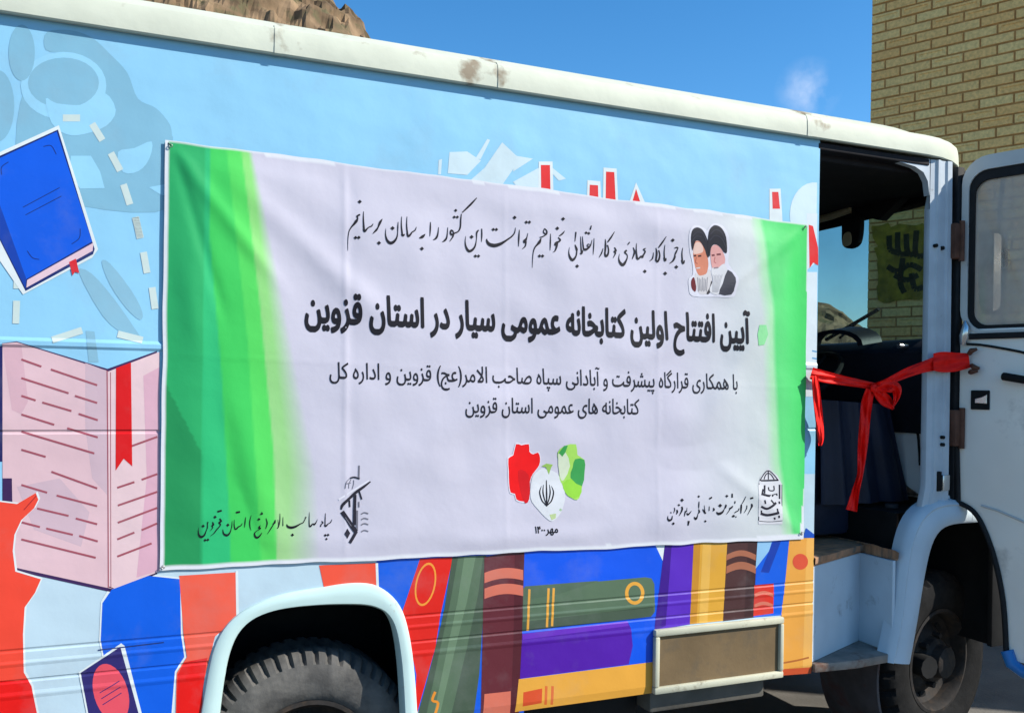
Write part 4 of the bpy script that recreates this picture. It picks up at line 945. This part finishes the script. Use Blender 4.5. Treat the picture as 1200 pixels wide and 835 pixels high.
def cloth_material():
    m = bpy.data.materials.new('printed_banner_cloth'); m.use_nodes = True; t = m.node_tree; n_ = t.nodes; l = t.links
    p = n_['Principled BSDF']; p.inputs['Roughness'].default_value = .62; p.inputs['Specular IOR Level'].default_value = .25
    a = n_.new('ShaderNodeVertexColor'); a.layer_name = 'print'
    g_ = n_.new('ShaderNodeNewGeometry'); wv = n_.new('ShaderNodeTexNoise'); wv.inputs['Scale'].default_value = 9; wv.inputs['Detail'].default_value = 4; l.new(g_.outputs['Position'], wv.inputs['Vector'])
    b = n_.new('ShaderNodeBump'); b.inputs['Strength'].default_value = .22; b.inputs['Distance'].default_value = .012; l.new(wv.outputs[0], b.inputs['Height']); l.new(b.outputs[0], p.inputs['Normal'])
    l.new(a.outputs[0], p.inputs['Base Color']); return m
NX, NZ = 330, 150; vs = []; cols = []
ctl, ctr, cbr, cbl = P(*TL), P(*TR), P(*BR), P(*BL)
for j in range(NZ+1):
    t = j/NZ
    for i in range(NX+1):
        s_ = i/NX; p = (ctl.lerp(ctr, s_)).lerp(cbl.lerp(cbr, s_), t)
        wob = .006*noise.noise(Vector((s_*9, 2.2, 0))) + .004*noise.noise(Vector((s_*23, 5.2, 0)))
        p.z += wob*(max(0, 1-t*8)+max(0, t*8-7)); p.x += .004*noise.noise(Vector((t*9, 4, 2)))*(max(0, 1-s_*10)+max(0, s_*10-9))
        u, v = uvof(p.x, p.z); c = bcol(u, v); cols.append([*C(*c, .74), 1])
        vs.append((p.x, cloth(p.x, p.z), p.z))
mb = MB(); mb.add(vs, [(j*(NX+1)+i, (j+1)*(NX+1)+i, (j+1)*(NX+1)+i+1, j*(NX+1)+i+1) for j in range(NZ) for i in range(NX)], cloth_material())
clo = mb.build('printed_cloth', ban, 180)
ca = clo.data.color_attributes.new('print', 'FLOAT_COLOR', 'POINT')
for i, c in enumerate(cols): ca.data[i].color = c
BK = ink(22, 20, 30); BK2 = ink(34, 32, 42)
def bsheet(step=.02): return Sheet(cloth, (), step, base=.0011, gap=.00013)
s = bsheet(); lettering(s, 'آیین افتتاح اولین کتابخانه عمومی سیار در استان قزوین', (357, 376.5), (874.5, 402), 34, 31, BK, .036); tag(s.build('headline_lettering', clo), 'bold black headline in Persian')
s = bsheet(); lettering(s, 'با همکاری قرارگاه پیشرفت و آبادانی سپاه صاحب الامر(عج) قزوین و اداره کل', (385, 443), (861.5, 456.5), 19, 18, BK2, .007)
lettering(s, 'کتابخانه های عمومی استان قزوین', (543.5, 483), (747, 485), 18, 18, BK2, .007); s.build('subtitle_lettering', clo)
s = bsheet(); lettering(s, 'مهر', (638, 623.5), (652, 623), 9, 9, BK, .025); lettering(s, '۰۰۴۱', (625.5, 623.5), (637, 623.5), 8, 8, BK, .025); s.build('date_lettering', clo)
# hand-written lines, traced as pen strokes: (x, y, width) in enlarged picture units, then dots (x, y, radius)
def pen(sh, o, k, strokes, dots):
    for st in strokes: sh.stroke(st, 10, BK, 0, o, k)
    for x, y, r_ in dots: sh.dot(x, y, r_*1.1, BK, 1, o, k)
s = bsheet()
pen(s, (400, 220), 9.278, ([(434, 346, 5), (410, 382, 26), (386, 438, 15), (365, 470, 22), (328, 508, 6)], [(332, 398, 5), (316, 425, 14), (290, 436, 12), (265, 456, 16), (240, 482, 26), (228, 450, 16)], [(230, 265, 5), (227, 350, 14), (234, 482, 22)],
  [(192, 300, 18), (160, 318, 20), (166, 340, 14), (150, 372, 30), (128, 402, 24), (95, 440, 14), (70, 490, 10), (60, 580, 8), (60, 690, 4)], [(802, 432, 4), (786, 470, 14), (755, 490, 14), (736, 515, 20), (712, 536, 24), (698, 500, 14)], [(702, 320, 5), (696, 420, 13), (706, 532, 18)],
  [(672, 512, 8), (656, 527, 26), (640, 510, 18)], [(643, 320, 5), (639, 420, 13), (648, 522, 18)], [(605, 378, 5), (600, 440, 13), (598, 490, 8)], [(600, 470, 6), (590, 542, 14), (560, 590, 28), (520, 609, 32), (484, 580, 24), (467, 520, 12), (470, 450, 3)],
  [(897, 510, 6), (866, 540, 32), (830, 556, 9)], [(958, 378, 7), (955, 450, 16), (948, 536, 5)], [(1046, 434, 5), (1036, 510, 16), (1015, 556, 22), (984, 573, 6)]),
  ((190, 160, 21), (143, 550, 19), (177, 549, 19), (395, 608, 21), (543, 448, 22), (858, 670, 21)))
pen(s, (510, 230), 9.278, ([(442, 22, 9), (370, 100, 22), (284, 182, 11)], [(276, 195, 8), (268, 260, 14), (262, 340, 16), (240, 386, 14), (200, 406, 16), (170, 422, 24), (154, 405, 18), (164, 374, 18), (186, 390, 14)], [(186, 390, 14), (182, 440, 16), (144, 496, 6)], [(126, 342, 5), (116, 440, 14), (95, 482, 22), (63, 502, 6)],
  [(495, 356, 11), (495, 430, 15), (490, 502, 4)], [(462, 372, 14), (440, 400, 18), (436, 470, 8), (420, 546, 16), (386, 590, 26), (350, 600, 28), (322, 560, 20), (312, 500, 10), (320, 436, 3)], [(860, 345, 4), (850, 400, 12), (820, 440, 16), (780, 470, 18), (735, 500, 24), (690, 525, 34), (630, 540, 40), (575, 525, 36), (550, 490, 22), (550, 466, 8)],
  [(902, 368, 5), (895, 450, 16), (890, 552, 5)], [(992, 405, 5), (980, 455, 12), (958, 492, 36), (952, 515, 16)], [(972, 496, 14), (962, 548, 14), (928, 579, 5)]),
  ((215, 158, 17), (198, 231, 17), (232, 231, 17), (383, 447, 21), (422, 655, 18), (456, 655, 18), (850, 237, 20), (621, 365, 18), (655, 365, 18), (975, 288, 18), (1009, 288, 18)))
pen(s, (620, 240), 9.278, ([(370, 288, 5), (345, 320, 18), (308, 346, 9)], [(298, 360, 10), (320, 386, 20), (305, 406, 20), (275, 420, 26), (264, 450, 24)], [(288, 404, 18), (282, 450, 22), (262, 505, 13), (238, 521, 5)], [(218, 318, 4), (213, 420, 14), (208, 502, 5)],
  [(150, 262, 10), (176, 290, 15), (170, 326, 18), (140, 302, 13), (152, 264, 8)], [(168, 330, 12), (130, 352, 14), (98, 360, 10)], [(114, 368, 8), (96, 410, 30), (70, 440, 20), (45, 470, 14), (28, 520, 10), (20, 600, 7), (18, 690, 4)],
  [(688, 368, 5), (684, 460, 12), (678, 547, 4)], [(657, 232, 10), (645, 277, 18)], [(666, 386, 4), (652, 440, 12), (636, 460, 18), (612, 452, 12), (622, 432, 10), (640, 440, 10)], [(642, 462, 14), (602, 490, 26), (574, 490, 22)], [(562, 348, 5), (567, 430, 13), (575, 492, 16)],
  [(542, 348, 5), (545, 450, 12), (550, 524, 16)], [(566, 500, 10), (548, 534, 24), (534, 530, 8)], [(491, 300, 14), (487, 345, 13), (480, 405, 5)], [(480, 438, 8), (496, 482, 24), (500, 502, 18)], [(500, 490, 14), (490, 560, 16), (450, 606, 30), (420, 570, 22), (411, 520, 10), (420, 466, 3)],
  [(914, 296, 5), (870, 366, 18), (836, 412, 12)], [(812, 376, 5), (815, 450, 20), (808, 546, 14)], [(836, 440, 14), (849, 490, 14), (842, 540, 20), (818, 562, 26), (804, 520, 12)], [(788, 476, 5), (771, 530, 14), (743, 577, 6)], [(914, 466, 12), (931, 500, 20), (914, 512, 22), (925, 530, 16), (898, 582, 5)],
  [(1082, 408, 12), (1060, 436, 12)], [(1050, 496, 20), (1030, 520, 20), (1056, 552, 10), (1046, 600, 16), (1005, 656, 34), (970, 625, 24), (961, 580, 10), (970, 536, 3)]),
  ((352, 160, 20), (290, 262, 20), (94, 562, 18), (127, 562, 18), (600, 310, 16), (630, 316, 16), (500, 672, 20)))
pen(s, (710, 250), 9.278, ([(285, 372, 6), (301, 420, 20), (286, 470, 14), (273, 502, 5)], [(322, 326, 4), (320, 400, 12), (328, 492, 24), (350, 492, 18)], [(350, 492, 16), (370, 470, 20), (386, 480, 20), (396, 452, 14)], [(424, 382, 8), (398, 394, 14), (416, 416, 14), (400, 450, 18), (374, 476, 14)],
  [(637, 256, 5), (590, 330, 18), (556, 378, 12)], [(530, 376, 5), (540, 440, 20), (530, 520, 16)], [(560, 402, 12), (573, 450, 14), (566, 500, 20), (545, 527, 24), (530, 500, 12)], [(506, 426, 4), (496, 490, 14), (463, 522, 5)], [(625, 346, 5), (620, 430, 12), (625, 490, 14)], [(618, 480, 12), (632, 516, 26), (642, 488, 9)],
  [(728, 382, 8), (755, 374, 16), (772, 382, 8)], [(768, 384, 8), (746, 430, 18), (737, 455, 12), (735, 480, 20), (715, 520, 18), (678, 547, 6)], [(820, 376, 4), (812, 440, 12), (818, 522, 16)], [(806, 508, 8), (825, 546, 24), (840, 512, 8)]),
  ((408, 633, 20), (632, 655, 21), (708, 297, 20), (752, 585, 20)))
tag(s.build('slogan_lettering', clo), 'flowing handwritten Persian slogan along the top')
s = bsheet()
pen(s, (225, 585), 13.333, ([(395, 182, 28), (462, 164, 28)], [(430, 288, 16), (452, 330, 30), (420, 352, 24), (442, 380, 20), (428, 412, 16), (385, 460, 18), (340, 520, 14), (286, 562, 6)], [(318, 342, 14), (332, 385, 28), (308, 402, 18), (322, 430, 14), (283, 482, 5)], [(246, 342, 26), (240, 372, 14), (240, 442, 16)],
  [(240, 430, 10), (216, 490, 14), (190, 550, 26), (140, 576, 36), (105, 540, 24), (97, 480, 10), (105, 425, 3)], [(836, 266, 6), (826, 350, 16), (818, 432, 5)], [(784, 362, 6), (760, 400, 16), (720, 420, 20), (690, 452, 24), (668, 450, 18)], [(660, 306, 5), (657, 390, 14), (670, 462, 16)], [(685, 196, 28), (747, 185, 28)],
  [(625, 326, 5), (622, 400, 12), (617, 440, 8)], [(616, 420, 6), (600, 490, 14), (565, 540, 30), (530, 549, 34), (490, 520, 22), (479, 456, 6)], [(922, 236, 5), (899, 340, 16), (905, 430, 12), (922, 474, 4)], [(1078, 186, 12), (1092, 214, 20), (1058, 218, 16)],
  [(1062, 392, 8), (1043, 430, 26), (1068, 442, 14), (1010, 480, 10), (974, 520, 18), (985, 570, 28), (1020, 586, 30), (1060, 552, 18), (1088, 506, 6)]),
  ((358, 265, 24), (172, 405, 24), (203, 626, 22), (246, 620, 22), (558, 390, 24), (1040, 298, 22)))
pen(s, (305, 585), 13.333, ([(82, 276, 6), (101, 360, 18), (78, 446, 8)], [(226, 306, 12), (216, 350, 30), (188, 372, 14)], [(206, 364, 12), (160, 440, 15), (106, 526, 5)], [(347, 262, 6), (345, 400, 14)], [(300, 206, 6), (297, 330, 14), (274, 418, 15), (254, 436, 12)], [(268, 300, 5), (276, 380, 9), (272, 425, 12)], [(704, 258, 20), (690, 288, 14)],
  [(692, 290, 10), (660, 346, 15), (620, 366, 17), (580, 390, 25), (530, 415, 34), (470, 426, 38), (420, 410, 32), (404, 372, 8)], [(882, 296, 5), (862, 340, 12), (832, 376, 30), (806, 366, 14), (775, 405, 26), (754, 402, 20)], [(757, 186, 5), (752, 300, 12), (755, 405, 16)],
  [(1108, 296, 5), (1086, 345, 16), (1050, 366, 14), (1010, 402, 30), (990, 380, 16)], [(1006, 200, 6), (1001, 300, 14), (1000, 392, 14)], [(944, 326, 14), (967, 350, 18), (940, 376, 16), (928, 412, 20)]),
  ((493, 540, 24), (1003, 545, 22), (1046, 540, 22), (1021, 602, 19)))
s.build('corner_lettering', clo)
s = bsheet()
pen(s, (775, 570), 16.7, ([(350, 376, 28), (362, 420, 34), (340, 482, 26), (296, 556, 9)], [(253, 436, 22), (264, 480, 34), (243, 526, 10)], [(206, 396, 16), (212, 440, 18), (190, 500, 10)], [(134, 478, 22), (142, 506, 16)], [(166, 552, 12), (150, 620, 30), (105, 642, 46), (75, 610, 24), (80, 552, 6)],
  [(544, 462, 10), (512, 500, 22), (475, 532, 36), (450, 500, 20)], [(430, 458, 30), (416, 500, 24), (404, 566, 12)], [(456, 396, 8), (450, 480, 12)], [(492, 655, 44), (480, 745, 24)], [(688, 426, 14), (702, 480, 34), (676, 520, 12), (665, 565, 18), (630, 617, 48), (598, 576, 14)], [(696, 276, 12), (692, 340, 24), (690, 410, 14)],
  [(766, 426, 14), (800, 480, 34), (828, 514, 28)], [(800, 350, 8), (806, 420, 12), (815, 500, 14)], [(895, 228, 32), (948, 194, 30)], [(896, 370, 12), (892, 460, 18)]),
  ((358, 250, 34), (295, 345, 24), (185, 705, 28), (690, 180, 24), (820, 662, 24)))
pen(s, (825, 565), 16.7, ([(138, 486, 20), (152, 520, 34), (128, 550, 10)], [(198, 566, 16), (240, 601, 52), (310, 572, 40), (352, 505, 14), (386, 428, 34), (374, 494, 14)], [(518, 446, 16), (490, 480, 34), (446, 502, 28)], [(464, 506, 16), (430, 560, 14), (390, 612, 8)], [(505, 206, 24), (505, 284, 34)], [(562, 354, 26), (556, 404, 18)],
  [(644, 494, 18), (625, 540, 20), (580, 562, 22), (552, 584, 20)], [(552, 630, 30), (526, 648, 46), (500, 654, 14)], [(690, 416, 22), (686, 480, 36), (680, 596, 16)], [(776, 262, 10), (738, 346, 16), (700, 410, 12)], [(800, 436, 14), (796, 500, 18), (746, 586, 9)], [(862, 302, 34), (918, 288, 30)], [(890, 406, 24), (902, 450, 38), (882, 500, 20), (816, 626, 8)]),
  ((400, 255, 28), (270, 440, 36), (580, 660, 16)))
s.build('corner_lettering', clo)
# portraits
s = bsheet(.012); O = (795, 255); k = 8.35; PB = ink(30, 30, 42); SKN = ink(214, 132, 104); SKL = ink(232, 196, 182); BRD = ink(214, 208, 208)
def f(p, m, l_, sm=3): s.px(p, m, l_, sm, O, k)
f([(85, 170), (115, 95), (170, 78), (240, 110), (262, 130), (300, 75), (355, 58), (420, 92), (468, 190), (472, 340), (465, 460), (550, 590), (540, 700), (510, 780), (340, 780), (120, 770), (85, 680), (85, 600), (125, 560), (120, 440), (95, 330)], ink(222, 220, 230), 0)
f([(128, 320), (145, 240), (195, 240), (245, 310), (270, 400), (275, 480), (248, 565), (190, 570), (160, 525), (135, 420)], SKN, 1)
f([(130, 320), (148, 250), (195, 248), (225, 300), (215, 345), (140, 360)], SKL, 2)
f([(150, 545), (185, 570), (250, 555), (285, 505), (305, 600), (295, 680), (262, 745), (185, 745), (150, 640)], BRD, 2)
f([(108, 620), (134, 585), (150, 640), (156, 700), (142, 728), (112, 690)], ink(110, 24, 34), 3); f([(250, 745), (280, 690), (300, 620), (310, 680), (275, 748)], ink(60, 56, 60), 3)
f([(103, 180), (120, 122), (165, 100), (215, 124), (252, 190), (288, 300), (278, 392), (258, 372), (240, 312), (192, 238), (148, 236), (122, 325), (106, 260)], PB, 4)
for a, b in (((132, 378), (158, 374)), ((176, 380), (208, 376))): s.stroke([a, b], 16, ink(70, 30, 28), 3, O, k)
s.stroke([(160, 390), (152, 440), (172, 452)], 8, ink(170, 90, 74), 3, O, k); s.stroke([(158, 498), (196, 494)], 12, ink(210, 200, 198), 3, O, k)
f([(296, 390), (300, 300), (345, 270), (400, 320), (432, 400), (425, 460), (395, 545), (330, 548), (305, 470)], ink(226, 164, 158), 5)
f([(300, 520), (330, 488), (360, 500), (420, 455), (448, 520), (425, 600), (370, 745), (300, 745), (280, 700), (312, 620)], ink(222, 220, 222), 6)
f([(275, 150), (310, 92), (350, 80), (402, 112), (440, 200), (450, 342), (420, 342), (382, 290), (332, 266), (296, 305), (288, 385), (268, 300)], PB, 7)
f([(455, 515), (522, 592), (516, 682), (490, 756), (366, 750), (402, 650)], ink(66, 66, 76), 7, 2)
for a, b in (((306, 374), (334, 370)), ((352, 366), (392, 362))): s.stroke([a, b], 18, ink(120, 62, 66), 6, O, k)
s.stroke([(338, 390), (330, 435), (348, 446)], 8, ink(190, 112, 110), 6, O, k); s.stroke([(324, 498), (368, 492)], 14, ink(150, 130, 134), 7, O, k)
for i in range(7):
    s.stroke([(170+i*16, 585+8*(i % 3)), (176+i*14, 650), (180+i*12, 725-10*(i % 2))], 5, ink(176, 170, 172), 8, O, k)
    s.stroke([(318+i*14, 560+9*(i % 2)), (312+i*11, 640), (306+i*8, 735)], 5, ink(186, 184, 188), 8, O, k)
for pts in ([(118, 190), (160, 150), (215, 165), (250, 235)], [(112, 240), (150, 190), (205, 195)], [(290, 170), (340, 125), (395, 150), (430, 230)], [(285, 230), (335, 180), (400, 215), (438, 300)]): s.stroke(pts, 6, ink(58, 58, 72), 9, O, k)
tag(s.build('portrait_print', clo), 'two printed bearded men in black turbans')
# map emblem
s = bsheet(.012); O = (580, 505); k = 6.183; EW = ink(228, 226, 236); ER = ink(240, 8, 14); GR = ink(60, 160, 80); LI = ink(150, 215, 66)
RED = [(145, 92), (185, 100), (238, 92), (242, 145), (270, 165), (305, 152), (320, 195), (314, 245), (285, 285), (256, 330), (242, 400), (240, 492), (190, 505), (148, 490), (138, 450), (106, 440), (95, 370), (92, 290), (88, 195), (125, 172)]
f([(220+(x-205)*1.06-15, 298+(y-298)*1.045) for x, y in RED], EW, 0, 2); f(RED, ER, 1, 2); f([(160, 285), (240, 320), (240, 490), (196, 500)], ink(214, 10, 22), 2)
f([(300, 290), (345, 270), (440, 300), (480, 380), (500, 470), (470, 580), (420, 640), (380, 640), (300, 560), (250, 480), (262, 340)], ink(222, 224, 228), 1)
f([(445, 150), (490, 105), (575, 92), (588, 170), (640, 205), (642, 290), (622, 400), (600, 480), (565, 492), (505, 445), (478, 380), (462, 340), (452, 220)], ink(168, 220, 96), 2, 2)
f([(448, 165), (500, 150), (536, 250), (492, 352), (464, 330)], ink(216, 226, 196), 3, 2); f([(452, 155), (488, 104), (516, 100), (500, 150), (478, 182)], GR, 4, 0); f([(572, 200), (640, 206), (642, 290), (622, 395), (540, 335), (556, 260)], GR, 4, 2); f([(484, 378), (548, 340), (620, 398), (600, 470), (540, 478), (500, 440)], LI, 3, 2)
f([(330, 252), (365, 232), (412, 240), (400, 262), (384, 312), (362, 258)], ink(150, 190, 90), 3, 0); f([(385, 600), (432, 592), (430, 625), (400, 640)], ink(190, 210, 150), 3, 0); s.dot(465, 565, 12, ink(170, 200, 160), 3, O, k)
s.stroke([(366, 352, 5), (366, 450, 11), (365, 530, 9)], 10, BK, 5, O, k)
for sg in (-1, 1):
    s.stroke([(366+sg*36, 395, 3), (366+sg*50, 440, 9), (366+sg*34, 500, 9), (366+sg*6, 528, 8)], 9, BK, 5, O, k); s.stroke([(366+sg*22, 385, 3), (366+sg*26, 440, 9), (366+sg*16, 490, 8), (366+sg*4, 520, 7)], 9, BK, 6, O, k)
s.dot(365, 526, 17, BK, 7, O, k)
tag(s.build('map_emblem', clo), 'red and green map shapes round a small black emblem')
# fist and rifle emblem
s = bsheet(.02); O = (385, 535); k = 7.583; E1 = ink(42, 40, 52); E2 = ink(120, 118, 130)
s.stroke([(350, 205), (80, 375)], 16, EW, 0, O, k); s.stroke([(362, 214, 12), (300, 262, 22), (240, 305, 26), (180, 360, 24), (118, 420, 26), (104, 462, 14)], 22, E1, 1, O, k)
s.stroke([(112, 480), (238, 662)], 38, E1, 1, O, k); s.stroke([(140, 530), (222, 650)], 7, E2, 2, O, k); s.stroke([(242, 655), (182, 758)], 26, E1, 3, O, k)
f([(160, 630), (186, 672), (160, 720), (134, 676)], E1, 1, 0); s.stroke([(226, 330), (222, 600)], 26, E1, 2, O, k); s.stroke([(246, 470), (246, 650)], 16, E2, 1, O, k)
s.stroke([(262, 300), (286, 372)], 14, E1, 2, O, k); s.stroke([(176, 380), (180, 440)], 15, E1, 2, O, k); s.stroke([(260, 392), (262, 442)], 11, E2, 2, O, k); s.stroke([(262, 72), (258, 192)], 14, E2, 1, O, k); s.stroke([(182, 184), (220, 176), (266, 190)], 14, E1, 2, O, k)
for pts in ([(178, 188), (148, 220), (138, 275)], [(190, 196), (172, 235), (170, 275)], [(214, 200), (212, 240), (200, 280)], [(140, 235), (190, 225)]): s.stroke(pts, 6, E2, 0, O, k)
for i, y in enumerate((495, 545, 592, 652)): s.stroke([(282, y+8), (310, y-6), (345, y+4)], 11, E2, 0, O, k)
tag(s.build('fist_emblem', clo), 'small dark emblem of an arm holding a rifle')
s = bsheet(.02); O = (770, 540); k = 6.667
f([(775, 190), (795, 120), (855, 55), (925, 110), (960, 180), (965, 490), (780, 490)], ink(224, 222, 226), 0, 0)
for pts, wd in (([(790, 150), (822, 100), (856, 72), (894, 100), (932, 150)], 8), ([(796, 150), (930, 146)], 12), ([(822, 140), (836, 105), (856, 92), (878, 105), (900, 140)], 8), ([(856, 70), (856, 140)], 8), ([(826, 185), (822, 248)], 14), ([(800, 262), (812, 215)], 13), ([(796, 250), (860, 268), (924, 256)], 18), ([(856, 200), (860, 225), (896, 225), (896, 190)], 10), ([(940, 180), (940, 292)], 13), ([(796, 350), (838, 368), (880, 348), (912, 320)], 18), ([(822, 300), (828, 330)], 13), ([(872, 300), (896, 330)], 12), ([(795, 405), (850, 418), (936, 398)], 20), ([(800, 380), (800, 410)], 12), ([(936, 310), (940, 330)], 14), ([(900, 436), (906, 452)], 14), ([(934, 420), (938, 440)], 14), ([(920, 366), (926, 396)], 12), ([(785, 465), (870, 470), (955, 462)], 5), ([(784, 170), (782, 460)], 5), ([(958, 180), (960, 465)], 5)):
    s.stroke(pts, wd, E1, 1+(wd % 3), O, k)
tag(s.build('dome_emblem', clo), 'small black square lettering emblem under a dome')
s = bsheet(.03); f = lambda p, m, l_, sm=3: s.px(p, m, l_, sm)
s.px([(885, 381), (893, 381), (896, 392), (892, 404), (885, 405), (883, 392)], ink(150, 228, 160), 0); s.build('hexagon_print', clo)
# cord ties at the corners
for (u, v), (du, dv_) in (((200, 172), (-5, -6)), ((940.5, 267), (3, -4)), ((937, 623), (2, 5)), ((191, 663), (-2, 4))):
    c_ = MB(); p = P(u, v); p.y = cloth(p.x, p.z)-.004; q = P(u+du, v+dv_)
    c_.tube([p+Vector((.0045*math.cos(t), -.002, .0045*math.sin(t))) for t in [i*2*math.pi/10 for i in range(11)]], .0014, m_ring, 6, False)
    c_.tube([p, p.lerp(q, .5)+Vector((0, -.003, 0)), Vector((q.x, -.002, q.z))], .0016, m_black, 6); c_.build('corner_tie', ban, 60)

# ------------------------------------------------------------------ red ribbon
rib = empty('ribbon', P(1025, 455, -.05), 'red satin opening ribbon tied in a bow across the bus doorway', 'ribbon')
def band(pts, name, y0=-.03, twist=None, wob=.006, par=rib):
    """pts: (u, v, width px, depth offset); soft ribbon that curls a little across its width"""
    q = smooth_poly([(a[0], a[1], a[2], a[3] if len(a) > 3 else 0) for a in pts], 8); n_ = len(q); mb = MB(); rows = []
    for i in range(n_):
        a, b = q[max(0, i-1)], q[min(n_-1, i+1)]; dx, dy = b[0]-a[0], b[1]-a[1]; d = math.hypot(dx, dy) or 1; nx, ny = -dy/d, dx/d
        row = []
        for t in (-1, -.8, -.6, -.4, -.2, 0, .2, .4, .6, .8, 1):
            u, v = q[i][0]+nx*t*q[i][2]/2, q[i][1]+ny*t*q[i][2]/2
            y = y0-q[i][3]-wob*math.sin(t*2.2+i*.35)-wob*.7*math.cos(t*6.5+i*.13)-.0025*noise.noise(Vector((i*.25, t*3, y0*50))); row.append(P(u, v, y))
        rows.append(row)
    mb.loft(rows, m_red); mb.loft([[p+Vector((0, .0015, 0)) for p in r_] for r_ in rows], m_red); return mb.build(name, par, 80)
band([(951, 437, 14), (965, 441, 14), (990, 446, 11), (1012, 450, 9), (1026, 453, 9)], 'left_band', -.028)
band([(1022, 454, 8), (1040, 447, 8), (1062, 437, 11), (1082, 430, 13), (1096, 426, 16)], 'right_band', -.034)
band([(1094, 424, 20, .0), (1105, 424, 24, .004), (1120, 424, 22, .01), (1136, 422, 17, .02)], 'wrapped_band', -.040)
band([(1020, 456, 10), (1016, 472, 13), (1014, 490, 12), (1012, 512, 12), (1010, 535, 10), (1008, 556, 7), (1003, 575, 9), (998, 598, 13)], 'hanging_tail', -.036, wob=.010)
band([(955, 440, 7), (957, 462, 9), (960, 490, 9), (962, 512, 7), (961, 522, 4)], 'hanging_tail', -.036, wob=.004)
band([(1024, 455, 6, .01), (1032, 453, 12, .022), (1042, 452, 15, .026), (1050, 455, 13, .022), (1051, 464, 8, .016), (1047, 475, 3, .012)], 'bow_loop', -.036, wob=.012)
band([(1025, 456, 6, .005), (1032, 463, 13, .010), (1040, 471, 13, .012), (1047, 479, 3, .010)], 'bow_loop', -.032, wob=.008)
kn = MB(); bm = bmesh.new(); bmesh.ops.create_icosphere(bm, subdivisions=2, radius=1); c_ = P(1024, 455, -.05)
for v in bm.verts: v.co = c_+Vector((v.co.x*.015, v.co.y*.013, v.co.z*.017))*(1+.35*noise.noise(v.co*3.3))
kn.bm(bm, m_red); kn.build('knot', rib, 60)
for u, v, a in ((1136, 414, .9), (1139, 428, -.7), (1137, 436, .3)):
    c_ = MB(); p = Pd(u, v, -.02); c_.tube([p+Vector((.0, .0, .0)), p+Vector((-.012, -.02, .012*a)), p+Vector((.004, -.035, .02*a))], [.010, .012, .006], m_rust, 8); c_.build('ribbon_clip', rib, 60)
sc_ = MB()
p0 = Pz(962, 628, ZFL+.02)
sc_.loft([[p0+Vector((.0+.02*i, .01*math.sin(i*1.3), .012+.018*abs(math.sin(i*1.7)))), p0+Vector((.01+.02*i, .05+.012*math.sin(i), .010+.01*math.cos(i*2)))] for i in range(5)], m_red)
tag(sc_.build('ribbon_scrap', None, 60), 'small crumpled red scrap lying on the cab floor by the panel edge', 'ribbon scrap')
